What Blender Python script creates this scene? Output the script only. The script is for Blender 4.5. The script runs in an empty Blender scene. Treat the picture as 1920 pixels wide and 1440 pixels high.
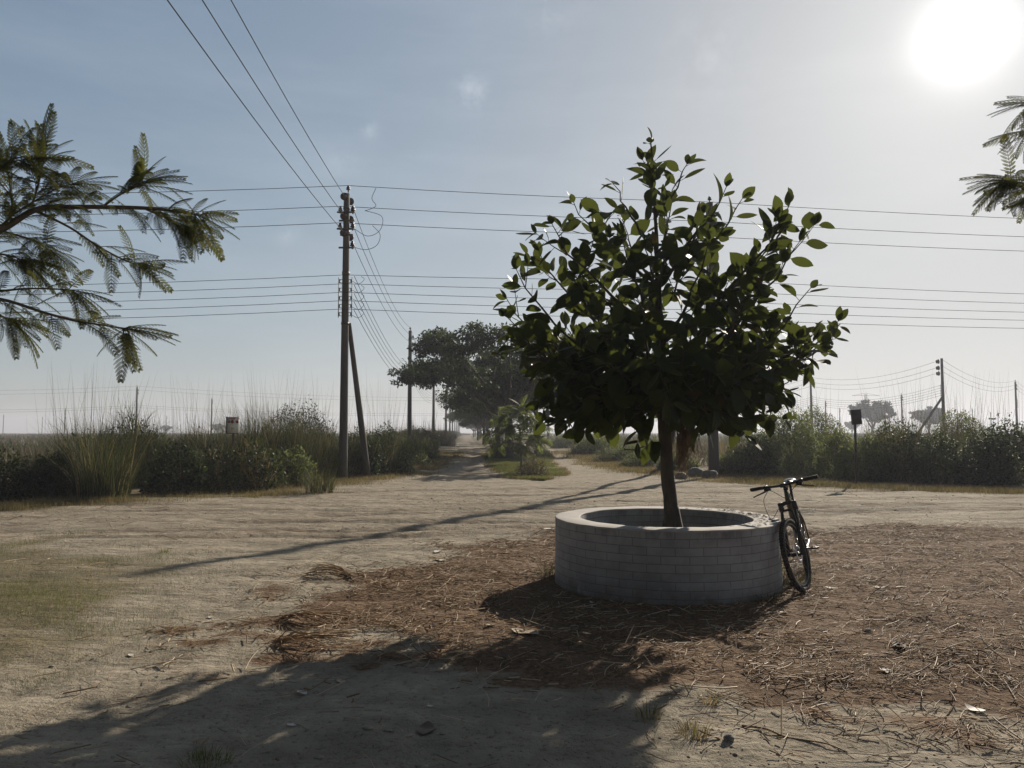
import bpy, math, random
import numpy as np
from mathutils import Vector, Matrix

# ------------------------------------------------------------------ camera, world, sun, exposure
C = bpy.context.scene.collection
SC = bpy.context.scene
F, PITCH, CAMH = 1442.0, math.radians(3.57), 1.55
cam_data = bpy.data.cameras.new("camera")
cam_data.sensor_width = 36.0
cam_data.lens = 36.0 * F / 1920.0
cam_data.clip_start, cam_data.clip_end = 0.05, 6000
cam = bpy.data.objects.new("camera", cam_data)
cam.location = (0, 0, CAMH)
cam.rotation_euler = (math.pi / 2 + PITCH, 0, 0)
C.objects.link(cam)
SC.camera = cam

SUN_EL, SUN_AZ = math.radians(24.4), math.radians(31.2)      # azimuth measured from +Y towards +X
SUN_DIR = Vector((math.sin(SUN_AZ) * math.cos(SUN_EL), math.cos(SUN_AZ) * math.cos(SUN_EL), math.sin(SUN_EL)))
sun_data = bpy.data.lights.new("sun", 'SUN')
sun_data.energy = 5.0
sun_data.angle = math.radians(0.6)
sun_data.color = (1.0, 0.89, 0.75)
sun = bpy.data.objects.new("sun", sun_data)
sun.rotation_euler = SUN_DIR.to_track_quat('Z', 'Y').to_euler()
sun.location = (30, 50, 40)
C.objects.link(sun)

SC.view_settings.view_transform = 'Standard'
SC.view_settings.look = 'None'
SC.view_settings.exposure = 0.3
SC.view_settings.gamma = 1.0
SC.render.engine = 'CYCLES'
SC.cycles.max_bounces = 6
SC.cycles.diffuse_bounces = 3
SC.cycles.glossy_bounces = 2
SC.cycles.transmission_bounces = 4
SC.cycles.volume_bounces = 1
SC.cycles.sample_clamp_indirect = 4.0

SKY_STRENGTH = 0.1
HAZE_DENSITY = 0.0009


def build_world():
    w = bpy.data.worlds.new("World")
    SC.world = w
    w.use_nodes = True
    nt = w.node_tree
    nt.nodes.clear()
    N, L = nt.nodes.new, nt.links.new
    out = N('ShaderNodeOutputWorld')
    bg = N('ShaderNodeBackground')
    bg.inputs['Strength'].default_value = SKY_STRENGTH
    sky = N('ShaderNodeTexSky')
    sky.sky_type = 'NISHITA'
    sky.sun_disc = False
    sky.sun_elevation = SUN_EL
    sky.sun_rotation = SUN_AZ
    sky.air_density = 1.0
    sky.dust_density = 1.0
    sky.ozone_density = 2.0
    tc = N('ShaderNodeTexCoord')
    nrm = N('ShaderNodeVectorMath'); nrm.operation = 'NORMALIZE'
    L(tc.outputs['Generated'], nrm.inputs[0])
    # the hazy aureole round the sun, and a few thin wisps of cloud: both fixed directions of the sky
    dot = N('ShaderNodeVectorMath'); dot.operation = 'DOT_PRODUCT'
    L(nrm.outputs[0], dot.inputs[0]); dot.inputs[1].default_value = SUN_DIR

    def m(op, a, b=None, clamp=False):
        n = N('ShaderNodeMath'); n.operation = op; n.use_clamp = clamp
        for i, x in enumerate((a, b)):
            if x is None: continue
            if isinstance(x, (int, float)): n.inputs[i].default_value = x
            else: L(x, n.inputs[i])
        return n.outputs[0]
    d = m('MAXIMUM', dot.outputs['Value'], 0.0)
    glow = m('ADD', m('MULTIPLY', m('POWER', d, 120.0), 1.2), m('MULTIPLY', m('POWER', d, 1300.0), 7.5))
    nz = N('ShaderNodeTexNoise')
    nz.inputs['Scale'].default_value = 34; nz.inputs['Detail'].default_value = 6
    nz.inputs['Roughness'].default_value = 0.62
    L(nrm.outputs[0], nz.inputs['Vector'])
    cl = None
    for px, py, k, a in ((885, 172, 6500, 2.2), (693, 242, 20000, 1.4), (545, 440, 9000, .9), (1030, 15, 3000, 1.0), (640, 300, 2600, .5), (1330, 100, 900, .6)):
        v = 720 - py
        dv = Vector((px - 960, F * math.cos(PITCH) - v * math.sin(PITCH), F * math.sin(PITCH) + v * math.cos(PITCH))).normalized()
        dn = N('ShaderNodeVectorMath'); dn.operation = 'DOT_PRODUCT'
        L(nrm.outputs[0], dn.inputs[0]); dn.inputs[1].default_value = dv
        g = m('MULTIPLY', m('POWER', m('MAXIMUM', dn.outputs['Value'], 0.0), float(k)), a)
        cl = g if cl is None else m('ADD', cl, g)
    wisp = m('MULTIPLY', cl, m('MULTIPLY', m('SUBTRACT', nz.outputs['Fac'], 0.42, True), 3.0))
    mp = N('ShaderNodeMapping'); mp.inputs['Scale'].default_value = (1.0, 1.0, 5.0); mp.inputs['Rotation'].default_value = (.25, .2, 0)
    L(nrm.outputs[0], mp.inputs['Vector'])
    ns = N('ShaderNodeTexNoise'); ns.inputs['Scale'].default_value = 2.6; ns.inputs['Detail'].default_value = 7; ns.inputs['Roughness'].default_value = .6
    L(mp.outputs[0], ns.inputs['Vector'])
    streak = m('MULTIPLY', m('SUBTRACT', ns.outputs['Fac'], 0.45, True), 1.5)
    tot = m('ADD', m('ADD', glow, wisp), streak)
    # morning haze evens out the physical sky: its brightest part near the sun levels off
    hs = N('ShaderNodeHueSaturation')
    hs.inputs['Saturation'].default_value = 0.9
    L(sky.outputs['Color'], hs.inputs['Color'])
    den = N('ShaderNodeVectorMath'); den.operation = 'ADD'; den.inputs[1].default_value = (6.2, 5.5, 5.0)
    L(hs.outputs['Color'], den.inputs[0])
    div = N('ShaderNodeVectorMath'); div.operation = 'DIVIDE'
    L(hs.outputs['Color'], div.inputs[0]); L(den.outputs[0], div.inputs[1])
    lev = N('ShaderNodeVectorMath'); lev.operation = 'SCALE'; lev.inputs['Scale'].default_value = 7.0
    mr = N('ShaderNodeMapRange'); mr.interpolation_type = 'SMOOTHSTEP'
    mr.inputs['From Min'].default_value = -0.35; mr.inputs['From Max'].default_value = 0.42
    mr.inputs['To Min'].default_value = 0.17; mr.inputs['To Max'].default_value = 1.0
    L(dot.outputs['Value'], mr.inputs['Value'])
    sz = N('ShaderNodeSeparateXYZ'); L(nrm.outputs[0], sz.inputs[0])
    mz = N('ShaderNodeMapRange'); mz.interpolation_type = 'SMOOTHSTEP'
    mz.inputs['From Min'].default_value = 0.52; mz.inputs['From Max'].default_value = 0.9
    mz.inputs['To Min'].default_value = 1.0; mz.inputs['To Max'].default_value = 0.35
    L(sz.outputs['Z'], mz.inputs['Value'])
    dim = N('ShaderNodeVectorMath'); dim.operation = 'SCALE'
    L(lev.outputs[0], dim.inputs[0]); L(m('MULTIPLY', mr.outputs[0], mz.outputs[0]), dim.inputs['Scale'])
    L(div.outputs[0], lev.inputs[0])
    add = N('ShaderNodeMix'); add.data_type = 'RGBA'; add.blend_type = 'ADD'
    add.inputs[0].default_value = 1.0
    L(dim.outputs[0], add.inputs[6])
    sc = N('ShaderNodeVectorMath'); sc.operation = 'SCALE'
    sc.inputs[0].default_value = (1.0, 0.97, 0.93)
    L(tot, sc.inputs['Scale'])
    L(sc.outputs[0], add.inputs[7])
    L(add.outputs[2], bg.inputs['Color'])
    L(bg.outputs[0], out.inputs['Surface'])


build_world()

# ------------------------------------------------------------------ helpers
RNG = np.random.default_rng(7)
random.seed(7)


def ray(px, py):
    v = 720 - py
    return np.array([px - 960, F * math.cos(PITCH) - v * math.sin(PITCH), F * math.sin(PITCH) + v * math.cos(PITCH)])


def P(px, py, d):
    """World point seen at that photo pixel, d metres ahead of the photographer."""
    r = ray(px, py)
    return np.array([0, 0, CAMH]) + r * (d / r[1])


def G(px, py, z=0.0):
    r = ray(px, py)
    return np.array([0, 0, CAMH]) + r * ((z - CAMH) / r[2])


def nrmz(a):
    a = np.asarray(a, float)
    return a / np.maximum(np.linalg.norm(a, axis=-1, keepdims=True), 1e-9)


def frames(d, n):
    """(N,3,3) matrices whose columns are side, direction, normal."""
    d = nrmz(d); s = nrmz(np.cross(d, n)); n2 = np.cross(s, d)
    return np.stack([s, d, n2], axis=-1)


class MB:
    def __init__(self):
        self.v, self.f, self.n = [], [], 0

    def add(self, v, f):
        v = np.asarray(v, float).reshape(-1, 3)
        for ff in (f if isinstance(f, list) and len(f) and not np.isscalar(f[0]) and isinstance(f[0], np.ndarray) and f[0].ndim == 2 else [np.asarray(f)]):
            if len(ff): self.f.append(np.asarray(ff, np.int64) + self.n)
        self.v.append(v); self.n += len(v)
        return self

    def scatter(self, tv, tf, R, T, S=None):
        """Copies of a small template by rotation (N,3,3), place (N,3), size (N,) or (N,3)."""
        R, T = np.asarray(R), np.asarray(T)
        n, k = len(T), len(tv)
        if n == 0: return self
        V = np.broadcast_to(tv, (n, k, 3))
        if S is not None:
            S = np.asarray(S, float)
            V = V * (S[:, None, None] if S.ndim == 1 else S[:, None, :])
        W = np.einsum('nij,nkj->nki', R, V) + T[:, None, :]
        f = (np.asarray(tf)[None] + (np.arange(n) * k)[:, None, None]).reshape(-1, np.asarray(tf).shape[1])
        self.f.append(f + self.n); self.v.append(W.reshape(-1, 3)); self.n += n * k
        return self

    def tube(self, path, rad, seg=6, cap=True, up=None):
        p = np.asarray(path, float); m = len(p)
        r = np.full(m, rad, float) if np.isscalar(rad) else np.asarray(rad, float)
        t = np.gradient(p, axis=0); t = nrmz(t)
        a = np.array(up if up is not None else ((0, 0, 1.0) if abs(t[0][2]) < .9 else (1.0, 0, 0)))
        rings = []
        for i in range(m):
            x = a - t[i] * np.dot(a, t[i]); x /= max(np.linalg.norm(x), 1e-9); a = x
            y = np.cross(t[i], x)
            th = np.arange(seg) * 2 * math.pi / seg
            rings.append(p[i] + r[i] * (np.cos(th)[:, None] * x + np.sin(th)[:, None] * y))
        v = np.concatenate(rings)
        i = np.arange(m - 1)[:, None] * seg; j = np.arange(seg)[None]; k = (j + 1) % seg
        f = np.stack([i + j, i + k, i + seg + k, i + seg + j], -1).reshape(-1, 4)
        b = self.n
        self.add(v, f)
        if cap:
            self.v.append(np.stack([p[0], p[-1]])); c0, c1 = self.n, self.n + 1; self.n += 2
            jj = np.arange(seg); kk = (jj + 1) % seg
            self.f.append(np.stack([b + kk, b + jj, np.full(seg, c0)], -1))
            e = b + (m - 1) * seg
            self.f.append(np.stack([e + jj, e + kk, np.full(seg, c1)], -1))
        return self

    def box(self, c, s, R=None):
        x = np.array([[i, j, k] for i in (-.5, .5) for j in (-.5, .5) for k in (-.5, .5)]) * np.asarray(s, float)
        if R is not None: x = x @ np.asarray(R).T
        f = np.array([[0, 1, 3, 2], [4, 6, 7, 5], [0, 4, 5, 1], [2, 3, 7, 6], [0, 2, 6, 4], [1, 5, 7, 3]])
        return self.add(x + np.asarray(c, float), f)

    def lathe(self, prof, seg=32, c=(0, 0, 0), R=None, closed=False):
        pr = np.asarray(prof, float); m = len(pr)
        th = np.arange(seg) * 2 * math.pi / seg
        v = np.stack([pr[:, 0][:, None] * np.cos(th), pr[:, 0][:, None] * np.sin(th), np.broadcast_to(pr[:, 1][:, None], (m, seg))], -1).reshape(-1, 3)
        if R is not None: v = v @ np.asarray(R).T
        rows = m if closed else m - 1
        i = (np.arange(rows) * seg)[:, None]; i2 = ((np.arange(rows) + 1) % m * seg)[:, None]
        j = np.arange(seg)[None]; k = (j + 1) % seg
        f = np.stack([i + j, i + k, i2 + k, i2 + j], -1).reshape(-1, 4)
        return self.add(v + np.asarray(c, float), f)

    def mesh(self, name, mat, base=(0, 0, 0), smooth=False):
        v = np.concatenate(self.v) - np.asarray(base, float)
        me = bpy.data.meshes.new(name)
        sizes = np.concatenate([np.full(len(f), f.shape[1]) for f in self.f])
        loops = np.concatenate([f.ravel() for f in self.f])
        me.vertices.add(len(v)); me.vertices.foreach_set('co', v.astype(np.float32).ravel())
        me.loops.add(len(loops)); me.loops.foreach_set('vertex_index', loops.astype(np.int32))
        me.polygons.add(len(sizes))
        me.polygons.foreach_set('loop_start', (np.cumsum(sizes) - sizes).astype(np.int32))
        me.update(calc_edges=True)
        me.validate()
        if mat is not None: me.materials.append(mat)
        if smooth: me.polygons.foreach_set('use_smooth', np.ones(len(me.polygons), bool))
        me.update()
        return me

    def build(self, name, mat, parent=None, base=None, smooth=False):
        if base is None: base = tuple(parent['_b']) if parent is not None and '_b' in parent else (0, 0, 0)
        o = bpy.data.objects.new(name, self.mesh(name, mat, base, smooth))
        C.objects.link(o)
        if parent is not None: o.parent = parent
        else: o.location = base
        o['_b'] = [float(x) for x in base]
        return o


def tag(o, label=None, cat=None, group=None, kind=None):
    for k, x in (('label', label), ('category', cat), ('group', group), ('kind', kind)):
        if x: o[k] = x
    return o


def thing(name, base, label, cat, group=None):
    o = bpy.data.objects.new(name, None)
    o.empty_display_size = 0.2
    o.location = [float(x) for x in base]
    C.objects.link(o)
    o['_b'] = [float(x) for x in base]
    return tag(o, label, cat, group)


def dup(root, loc, rz=0.0, s=1.0, label=None, group=None):
    def cp(o, par):
        c = o.copy(); C.objects.link(c)
        if par is not None: c.parent = par
        for ch in o.children: cp(ch, c)
        return c
    r = cp(root, None)
    r.location = [float(x) for x in loc]; r.rotation_euler = (0, 0, rz); r.scale = (s, s, s)
    if label: r['label'] = label
    if group: r['group'] = group
    return r


def hash2(i, j, seed):
    h = (i * 374761393 + j * 668265263 + seed * 974711) & 0x7fffffff
    h = ((h ^ (h >> 13)) * 1274126177) & 0x7fffffff
    return ((h ^ (h >> 16)) & 0xffff) / 65535.0


def vnoise(x, y, seed=0):
    x = np.asarray(x, float); y = np.asarray(y, float)
    i, j = np.floor(x).astype(np.int64), np.floor(y).astype(np.int64)
    u, v = x - i, y - j
    u, v = u * u * (3 - 2 * u), v * v * (3 - 2 * v)
    a, b, c, d = hash2(i, j, seed), hash2(i + 1, j, seed), hash2(i, j + 1, seed), hash2(i + 1, j + 1, seed)
    return (a * (1 - u) + b * u) * (1 - v) + (c * (1 - u) + d * u) * v


def fbm(x, y, seed=0, oct=4):
    s, a, t = 0, 0.5, 0
    for k in range(oct):
        s = s + a * vnoise(x * 2 ** k, y * 2 ** k, seed + k * 17); t += a; a *= .5
    return s / t


def sstep(a, b, x):
    t = np.clip((x - a) / (b - a), 0, 1)
    return t * t * (3 - 2 * t)


# ------------------------------------------------------------------ materials
def newmat(name):
    m = bpy.data.materials.new(name); m.use_nodes = True
    nt = m.node_tree
    return m, nt, nt.nodes['Principled BSDF'], nt.nodes['Material Output']


def noise_node(nt, scale, detail=4, rough=.55, coord='Object', vec=None, stretch=None):
    n = nt.nodes.new('ShaderNodeTexNoise')
    n.inputs['Scale'].default_value = scale; n.inputs['Detail'].default_value = detail; n.inputs['Roughness'].default_value = rough
    if vec is None:
        tc = nt.nodes.new('ShaderNodeTexCoord'); vec = tc.outputs[coord]
    if stretch:
        mp = nt.nodes.new('ShaderNodeMapping'); mp.inputs['Scale'].default_value = stretch
        nt.links.new(vec, mp.inputs['Vector']); vec = mp.outputs[0]
    nt.links.new(vec, n.inputs['Vector'])
    return n


def ramp(nt, fac, stops):
    r = nt.nodes.new('ShaderNodeValToRGB')
    while len(r.color_ramp.elements) < len(stops): r.color_ramp.elements.new(.5)
    for e, (p, c) in zip(r.color_ramp.elements, stops):
        e.position = p; e.color = (c[0], c[1], c[2], 1) if not np.isscalar(c) else (c, c, c, 1)
    nt.links.new(fac, r.inputs['Fac'])
    return r


def mixrgb(nt, fac, a, b, mode='MIX'):
    n = nt.nodes.new('ShaderNodeMix'); n.data_type = 'RGBA'; n.blend_type = mode
    for i, x in ((0, fac), (6, a), (7, b)):
        if isinstance(x, (int, float)): n.inputs[i].default_value = x
        elif isinstance(x, tuple): n.inputs[i].default_value = (*x, 1)
        else: nt.links.new(x, n.inputs[i])
    return n.outputs[2]


def mth(nt, op, a, b=None, clamp=False):
    n = nt.nodes.new('ShaderNodeMath'); n.operation = op; n.use_clamp = clamp
    for i, x in enumerate((a, b)):
        if x is None: continue
        if isinstance(x, (int, float)): n.inputs[i].default_value = x
        else: nt.links.new(x, n.inputs[i])
    return n.outputs[0]


def bump(nt, bsdf, h, strength, dist):
    b = nt.nodes.new('ShaderNodeBump')
    b.inputs['Strength'].default_value = strength; b.inputs['Distance'].default_value = dist
    nt.links.new(h, b.inputs['Height']); nt.links.new(b.outputs[0], bsdf.inputs['Normal'])


def simple(name, c1, c2, rough=.7, metal=0.0, scale=8, bstr=0.0, bdist=.01, spec=None, stretch=None):
    m, nt, b, o = newmat(name)
    n = noise_node(nt, scale, 5, .6, stretch=stretch)
    r = ramp(nt, n.outputs['Fac'], [(.3, c1), (.7, c2)])
    nt.links.new(r.outputs[0], b.inputs['Base Color'])
    b.inputs['Roughness'].default_value = rough; b.inputs['Metallic'].default_value = metal
    if spec is not None: b.inputs['Specular IOR Level'].default_value = spec
    if bstr: bump(nt, b, n.outputs['Fac'], bstr, bdist)
    return m


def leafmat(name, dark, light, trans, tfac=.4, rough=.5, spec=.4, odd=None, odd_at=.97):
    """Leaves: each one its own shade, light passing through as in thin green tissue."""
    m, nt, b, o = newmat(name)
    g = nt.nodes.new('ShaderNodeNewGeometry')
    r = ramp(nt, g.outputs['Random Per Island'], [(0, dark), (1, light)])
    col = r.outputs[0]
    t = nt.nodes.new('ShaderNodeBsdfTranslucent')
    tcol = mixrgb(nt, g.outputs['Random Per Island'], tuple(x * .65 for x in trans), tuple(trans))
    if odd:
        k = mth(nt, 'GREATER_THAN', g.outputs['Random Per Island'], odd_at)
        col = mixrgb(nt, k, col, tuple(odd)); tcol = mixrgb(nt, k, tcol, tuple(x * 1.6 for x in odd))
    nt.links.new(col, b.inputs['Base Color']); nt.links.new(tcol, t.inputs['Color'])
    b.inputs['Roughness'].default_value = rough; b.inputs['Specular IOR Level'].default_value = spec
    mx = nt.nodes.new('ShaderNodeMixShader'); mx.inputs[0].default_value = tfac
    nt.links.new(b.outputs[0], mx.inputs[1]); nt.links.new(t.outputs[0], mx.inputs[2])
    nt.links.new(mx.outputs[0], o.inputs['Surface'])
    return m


M = {}
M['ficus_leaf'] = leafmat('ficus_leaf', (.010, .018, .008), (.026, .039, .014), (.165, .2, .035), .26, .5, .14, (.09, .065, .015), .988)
M['ficus_bark'] = simple('ficus_bark', (.03, .026, .02), (.075, .063, .047), .85, scale=14, bstr=.6, bdist=.02, stretch=(1, 1, .35))
M['root'] = simple('aerial_root', (.09, .055, .036), (.2, .125, .08), .9, scale=10)
M['feather_leaf'] = leafmat('feather_leaf', (.03, .05, .014), (.075, .095, .022), (.18, .2, .035), .42, .7, .1, (.13, .08, .03), .9)
M['twig'] = simple('twig_bark', (.06, .048, .038), (.13, .105, .08), .9, scale=20)
M['rain_leaf'] = leafmat('rain_tree_leaf', (.014, .025, .010), (.036, .055, .018), (.08, .12, .026), .3, .6, .25)
M['bark'] = simple('rain_tree_bark', (.05, .042, .035), (.11, .095, .08), .9, scale=6, bstr=.5, bdist=.03)
M['bush_leaf'] = leafmat('bush_leaf', (.011, .019, .008), (.032, .048, .016), (.08, .125, .022), .28, .6, .3, (.1, .09, .04), .96)
M['bush_light'] = leafmat('creeper_leaf', (.022, .036, .013), (.075, .1, .034), (.24, .29, .075), .46, .6, .3, (.17, .15, .08), .965)
M['grass_blade'] = leafmat('grass_blade', (.018, .025, .009), (.062, .068, .025), (.11, .13, .035), .3, .65, .25, (.2, .16, .085), .86)
M['dry_reed'] = leafmat('dry_reed', (.075, .06, .035), (.16, .13, .08), (.16, .12, .07), .3, .7, .2)
M['verge_grass'] = leafmat('verge_grass', (.09, .085, .03), (.2, .17, .07), (.24, .21, .07), .35, .7, .2, (.28, .2, .1), .75)
M['green_grass'] = leafmat('green_grass', (.07, .095, .02), (.16, .18, .045), (.22, .26, .05), .35, .7, .2, (.22, .17, .09), .85)
M['field_grass'] = leafmat('field_grass', (.07, .06, .035), (.15, .125, .08), (.15, .13, .07), .3, .7, .2)
M['straw'] = leafmat('straw', (.13, .07, .034), (.52, .37, .2), (.3, .19, .09), .2, .6, .3, (.62, .5, .35), .74)
M['stem'] = simple('woody_stem', (.05, .04, .028), (.1, .08, .055), .9, scale=12)
M['pole'] = simple('pole_concrete', (.06, .054, .048), (.11, .1, .09), .85, scale=3, bstr=.15, stretch=(1, 1, .15))
M['pole_steel'] = simple('pole_steel', (.085, .08, .08), (.14, .13, .13), .6, scale=3, stretch=(1, 1, .1))
M['insul'] = simple('glazed_porcelain', (.03, .014, .01), (.05, .022, .015), .25, scale=8)
M['iron'] = simple('galvanised_iron', (.07, .065, .06), (.14, .13, .12), .55, .6, scale=12)
M['wire'] = simple('line_wire', (.025, .025, .025), (.045, .045, .045), .9, 0, scale=3, spec=.1)
M['rubber'] = simple('tyre_rubber', (.02, .019, .017), (.06, .052, .042), .85, scale=30, bstr=.3, bdist=.004)
M['bike_paint'] = simple('frame_paint', (.05, .055, .018), (.09, .09, .03), .35, scale=9)
M['black_metal'] = simple('black_anodised', (.014, .014, .015), (.03, .03, .03), .35, .2, scale=20)
M['steel'] = simple('bare_steel', (.35, .35, .36), (.55, .55, .56), .3, .9, scale=25)
M['grip'] = simple('grip_rubber', (.012, .012, .013), (.02, .02, .02), .75, scale=30)
M['saddle'] = simple('saddle_vinyl', (.02, .02, .022), (.035, .035, .038), .22, scale=15)
M['soil'] = simple('planter_soil', (.04, .03, .022), (.09, .07, .05), .95, scale=20, bstr=.8, bdist=.03)
M['stone'] = simple('stone', (.1, .1, .095), (.22, .21, .19), .9, scale=9, bstr=.6, bdist=.03)
M['clod'] = simple('dry_clod', (.2, .17, .13), (.36, .31, .24), .95, scale=25, bstr=.7, bdist=.02)
M['dead_leaf'] = simple('dead_leaf', (.3, .22, .13), (.5, .42, .3), .7, scale=20)
M['pale_leaf'] = simple('bleached_leaf', (.55, .5, .43), (.75, .72, .66), .7, scale=20)
M['brown_leaf'] = simple('brown_leaf', (.09, .06, .04), (.17, .12, .08), .75, scale=20)
M['sign_dark'] = simple('sign_back', (.025, .02, .02), (.05, .04, .038), .6, .3, scale=9)


def planter_material():
    m, nt, b, o = newmat('painted_block')
    N, L = nt.nodes.new, nt.links.new
    tc = N('ShaderNodeTexCoord'); sp = N('ShaderNodeSeparateXYZ'); L(tc.outputs['Object'], sp.inputs[0])
    an = N('ShaderNodeMath'); an.operation = 'ARCTAN2'
    ny = mth(nt, 'MULTIPLY', sp.outputs['Y'], -1.0)
    L(sp.outputs['X'], an.inputs[0]); L(ny, an.inputs[1])
    u = mth(nt, 'MULTIPLY', an.outputs[0], 28 * .267 / (2 * math.pi))
    cmb = N('ShaderNodeCombineXYZ'); L(u, cmb.inputs['X'])
    L(mth(nt, 'ADD', sp.outputs['Z'], .019), cmb.inputs['Y'])
    # hand-laid: wobble the joints a little
    wob = noise_node(nt, 3.0, 3)
    wv = N('ShaderNodeVectorMath'); wv.operation = 'MULTIPLY_ADD'
    L(wob.outputs['Color'], wv.inputs[0]); wv.inputs[1].default_value = (.016, .012, 0); L(cmb.outputs[0], wv.inputs[2])
    br = N('ShaderNodeTexBrick')
    br.offset = .5
    for k, x in (('Scale', 1), ('Mortar Size', .0042), ('Mortar Smooth', .3), ('Bias', 0), ('Brick Width', .267), ('Row Height', .0765)):
        br.inputs[k].default_value = x
    br.inputs['Color1'].default_value = (.36, .365, .37, 1); br.inputs['Color2'].default_value = (.42, .422, .428, 1)
    br.inputs['Mortar'].default_value = (.23, .23, .233, 1)
    L(wv.outputs[0], br.inputs['Vector'])
    g1 = noise_node(nt, 2.2, 6, .65)
    grime = ramp(nt, g1.outputs['Fac'], [(.38, .62), (.62, 1.0)])
    col = mixrgb(nt, .8, br.outputs['Color'], grime.outputs[0], 'MULTIPLY')
    # dark weathering runs just under the rim
    zr = N('ShaderNodeMapRange'); zr.inputs['From Min'].default_value = .52; zr.inputs['From Max'].default_value = .63
    L(sp.outputs['Z'], zr.inputs['Value'])
    drip = noise_node(nt, 5.0, 5, .7, stretch=(1, 1, .3))
    df = mth(nt, 'MULTIPLY', zr.outputs[0], ramp(nt, drip.outputs['Fac'], [(.48, 0.0), (.68, .75)]).outputs[0])
    col = mixrgb(nt, df, col, (.1, .1, .1))
    # mud splashed up the foot, and pale scuffs
    zf = N('ShaderNodeMapRange'); zf.inputs['From Min'].default_value = .2; zf.inputs['From Max'].default_value = .0
    L(sp.outputs['Z'], zf.inputs['Value'])
    mud = noise_node(nt, 4.0, 6, .7)
    mf = mth(nt, 'MULTIPLY', zf.outputs[0], ramp(nt, mud.outputs['Fac'], [(.35, 0.1), (.6, .9)]).outputs[0])
    col = mixrgb(nt, mf, col, (.16, .12, .085))
    sc_ = noise_node(nt, 9.0, 4, .75)
    col = mixrgb(nt, ramp(nt, sc_.outputs['Fac'], [(.62, 0.0), (.72, .5)]).outputs[0], col, (.42, .41, .4))
    L(col, b.inputs['Base Color']); b.inputs['Roughness'].default_value = .8
    fine = noise_node(nt, 60, 4)
    h = mth(nt, 'ADD', mth(nt, 'MULTIPLY', br.outputs['Fac'], -1.0), mth(nt, 'MULTIPLY', fine.outputs['Fac'], .35))
    bump(nt, b, h, .5, .006)
    return m


M['block'] = planter_material()
M['rim'] = simple('rim_plaster', (.36, .34, .31), (.5, .48, .45), .85, scale=5, bstr=.3, bdist=.01)


def ground_material():
    m, nt, b, o = newmat('dry_earth')
    N, L = nt.nodes.new, nt.links.new
    at = N('ShaderNodeAttribute'); at.attribute_name = 'cover'
    sp = N('ShaderNodeSeparateColor'); L(at.outputs['Color'], sp.inputs[0])
    tc = N('ShaderNodeTexCoord'); V = tc.outputs['Object']
    n_big = noise_node(nt, .5, 5, .6, vec=V)
    n_mid = noise_node(nt, 3.2, 6, .65, vec=V)
    n_fine = noise_node(nt, 28, 6, .7, vec=V)
    n_grit = noise_node(nt, 140, 3, .6, vec=V)
    n_str = noise_node(nt, 2.2, 6, .7, vec=V, stretch=(.28, 2.4, 1))
    dirt = ramp(nt, n_mid.outputs['Fac'], [(.25, (.23, .195, .145)), (.5, (.35, .305, .23)), (.75, (.45, .395, .305))]).outputs[0]
    dirt = mixrgb(nt, mth(nt, 'MULTIPLY', ramp(nt, n_big.outputs['Fac'], [(.4, 0.0), (.65, 1.0)]).outputs[0], .3), dirt, (.35, .3, .235))
    dirt = mixrgb(nt, ramp(nt, n_fine.outputs['Fac'], [(.36, .7), (.46, 0.0)]).outputs[0], dirt, (.14, .115, .085))
    # churned reddish bands on the wheel tracks
    red = mth(nt, 'MULTIPLY', ramp(nt, n_str.outputs['Fac'], [(.44, 0.0), (.56, 1.0)]).outputs[0], mth(nt, 'MULTIPLY', sp.outputs['Blue'], ramp(nt, n_fine.outputs['Fac'], [(.3, 1.0), (.62, .35)]).outputs[0]))
    dirt = mixrgb(nt, red, dirt, (.22, .15, .095))
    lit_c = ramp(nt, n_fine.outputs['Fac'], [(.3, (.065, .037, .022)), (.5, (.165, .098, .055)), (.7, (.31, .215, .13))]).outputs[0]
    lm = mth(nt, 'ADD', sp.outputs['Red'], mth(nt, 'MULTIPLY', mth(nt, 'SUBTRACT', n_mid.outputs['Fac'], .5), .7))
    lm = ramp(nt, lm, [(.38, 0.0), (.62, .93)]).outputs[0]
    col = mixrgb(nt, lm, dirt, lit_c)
    gr_c = ramp(nt, n_fine.outputs['Fac'], [(.3, (.07, .06, .028)), (.55, (.16, .13, .06)), (.75, (.26, .21, .11))]).outputs[0]
    gm = mth(nt, 'ADD', sp.outputs['Green'], mth(nt, 'MULTIPLY', mth(nt, 'SUBTRACT', n_mid.outputs['Fac'], .5), .6))
    gm = ramp(nt, gm, [(.45, 0.0), (.85, .7)]).outputs[0]
    col = mixrgb(nt, gm, col, gr_c)
    L(col, b.inputs['Base Color']); b.inputs['Roughness'].default_value = .95
    b.inputs['Specular IOR Level'].default_value = .15
    n_peb = noise_node(nt, 11, 5, .7, vec=V)
    h = mth(nt, 'ADD', mth(nt, 'ADD', mth(nt, 'MULTIPLY', n_fine.outputs['Fac'], 1.0), mth(nt, 'MULTIPLY', n_peb.outputs['Fac'], .9)), mth(nt, 'ADD', mth(nt, 'MULTIPLY', n_grit.outputs['Fac'], .25), mth(nt, 'MULTIPLY', n_str.outputs['Fac'], .4)))
    h = mth(nt, 'MULTIPLY', h, ramp(nt, noise_node(nt, 1.1, 4, .6, vec=V, stretch=(.6, 1.6, 1)).outputs['Fac'], [(.36, .25), (.62, 1.15)]).outputs[0])
    bump(nt, b, h, .9, .04)
    return m


M['ground'] = ground_material()

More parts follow.
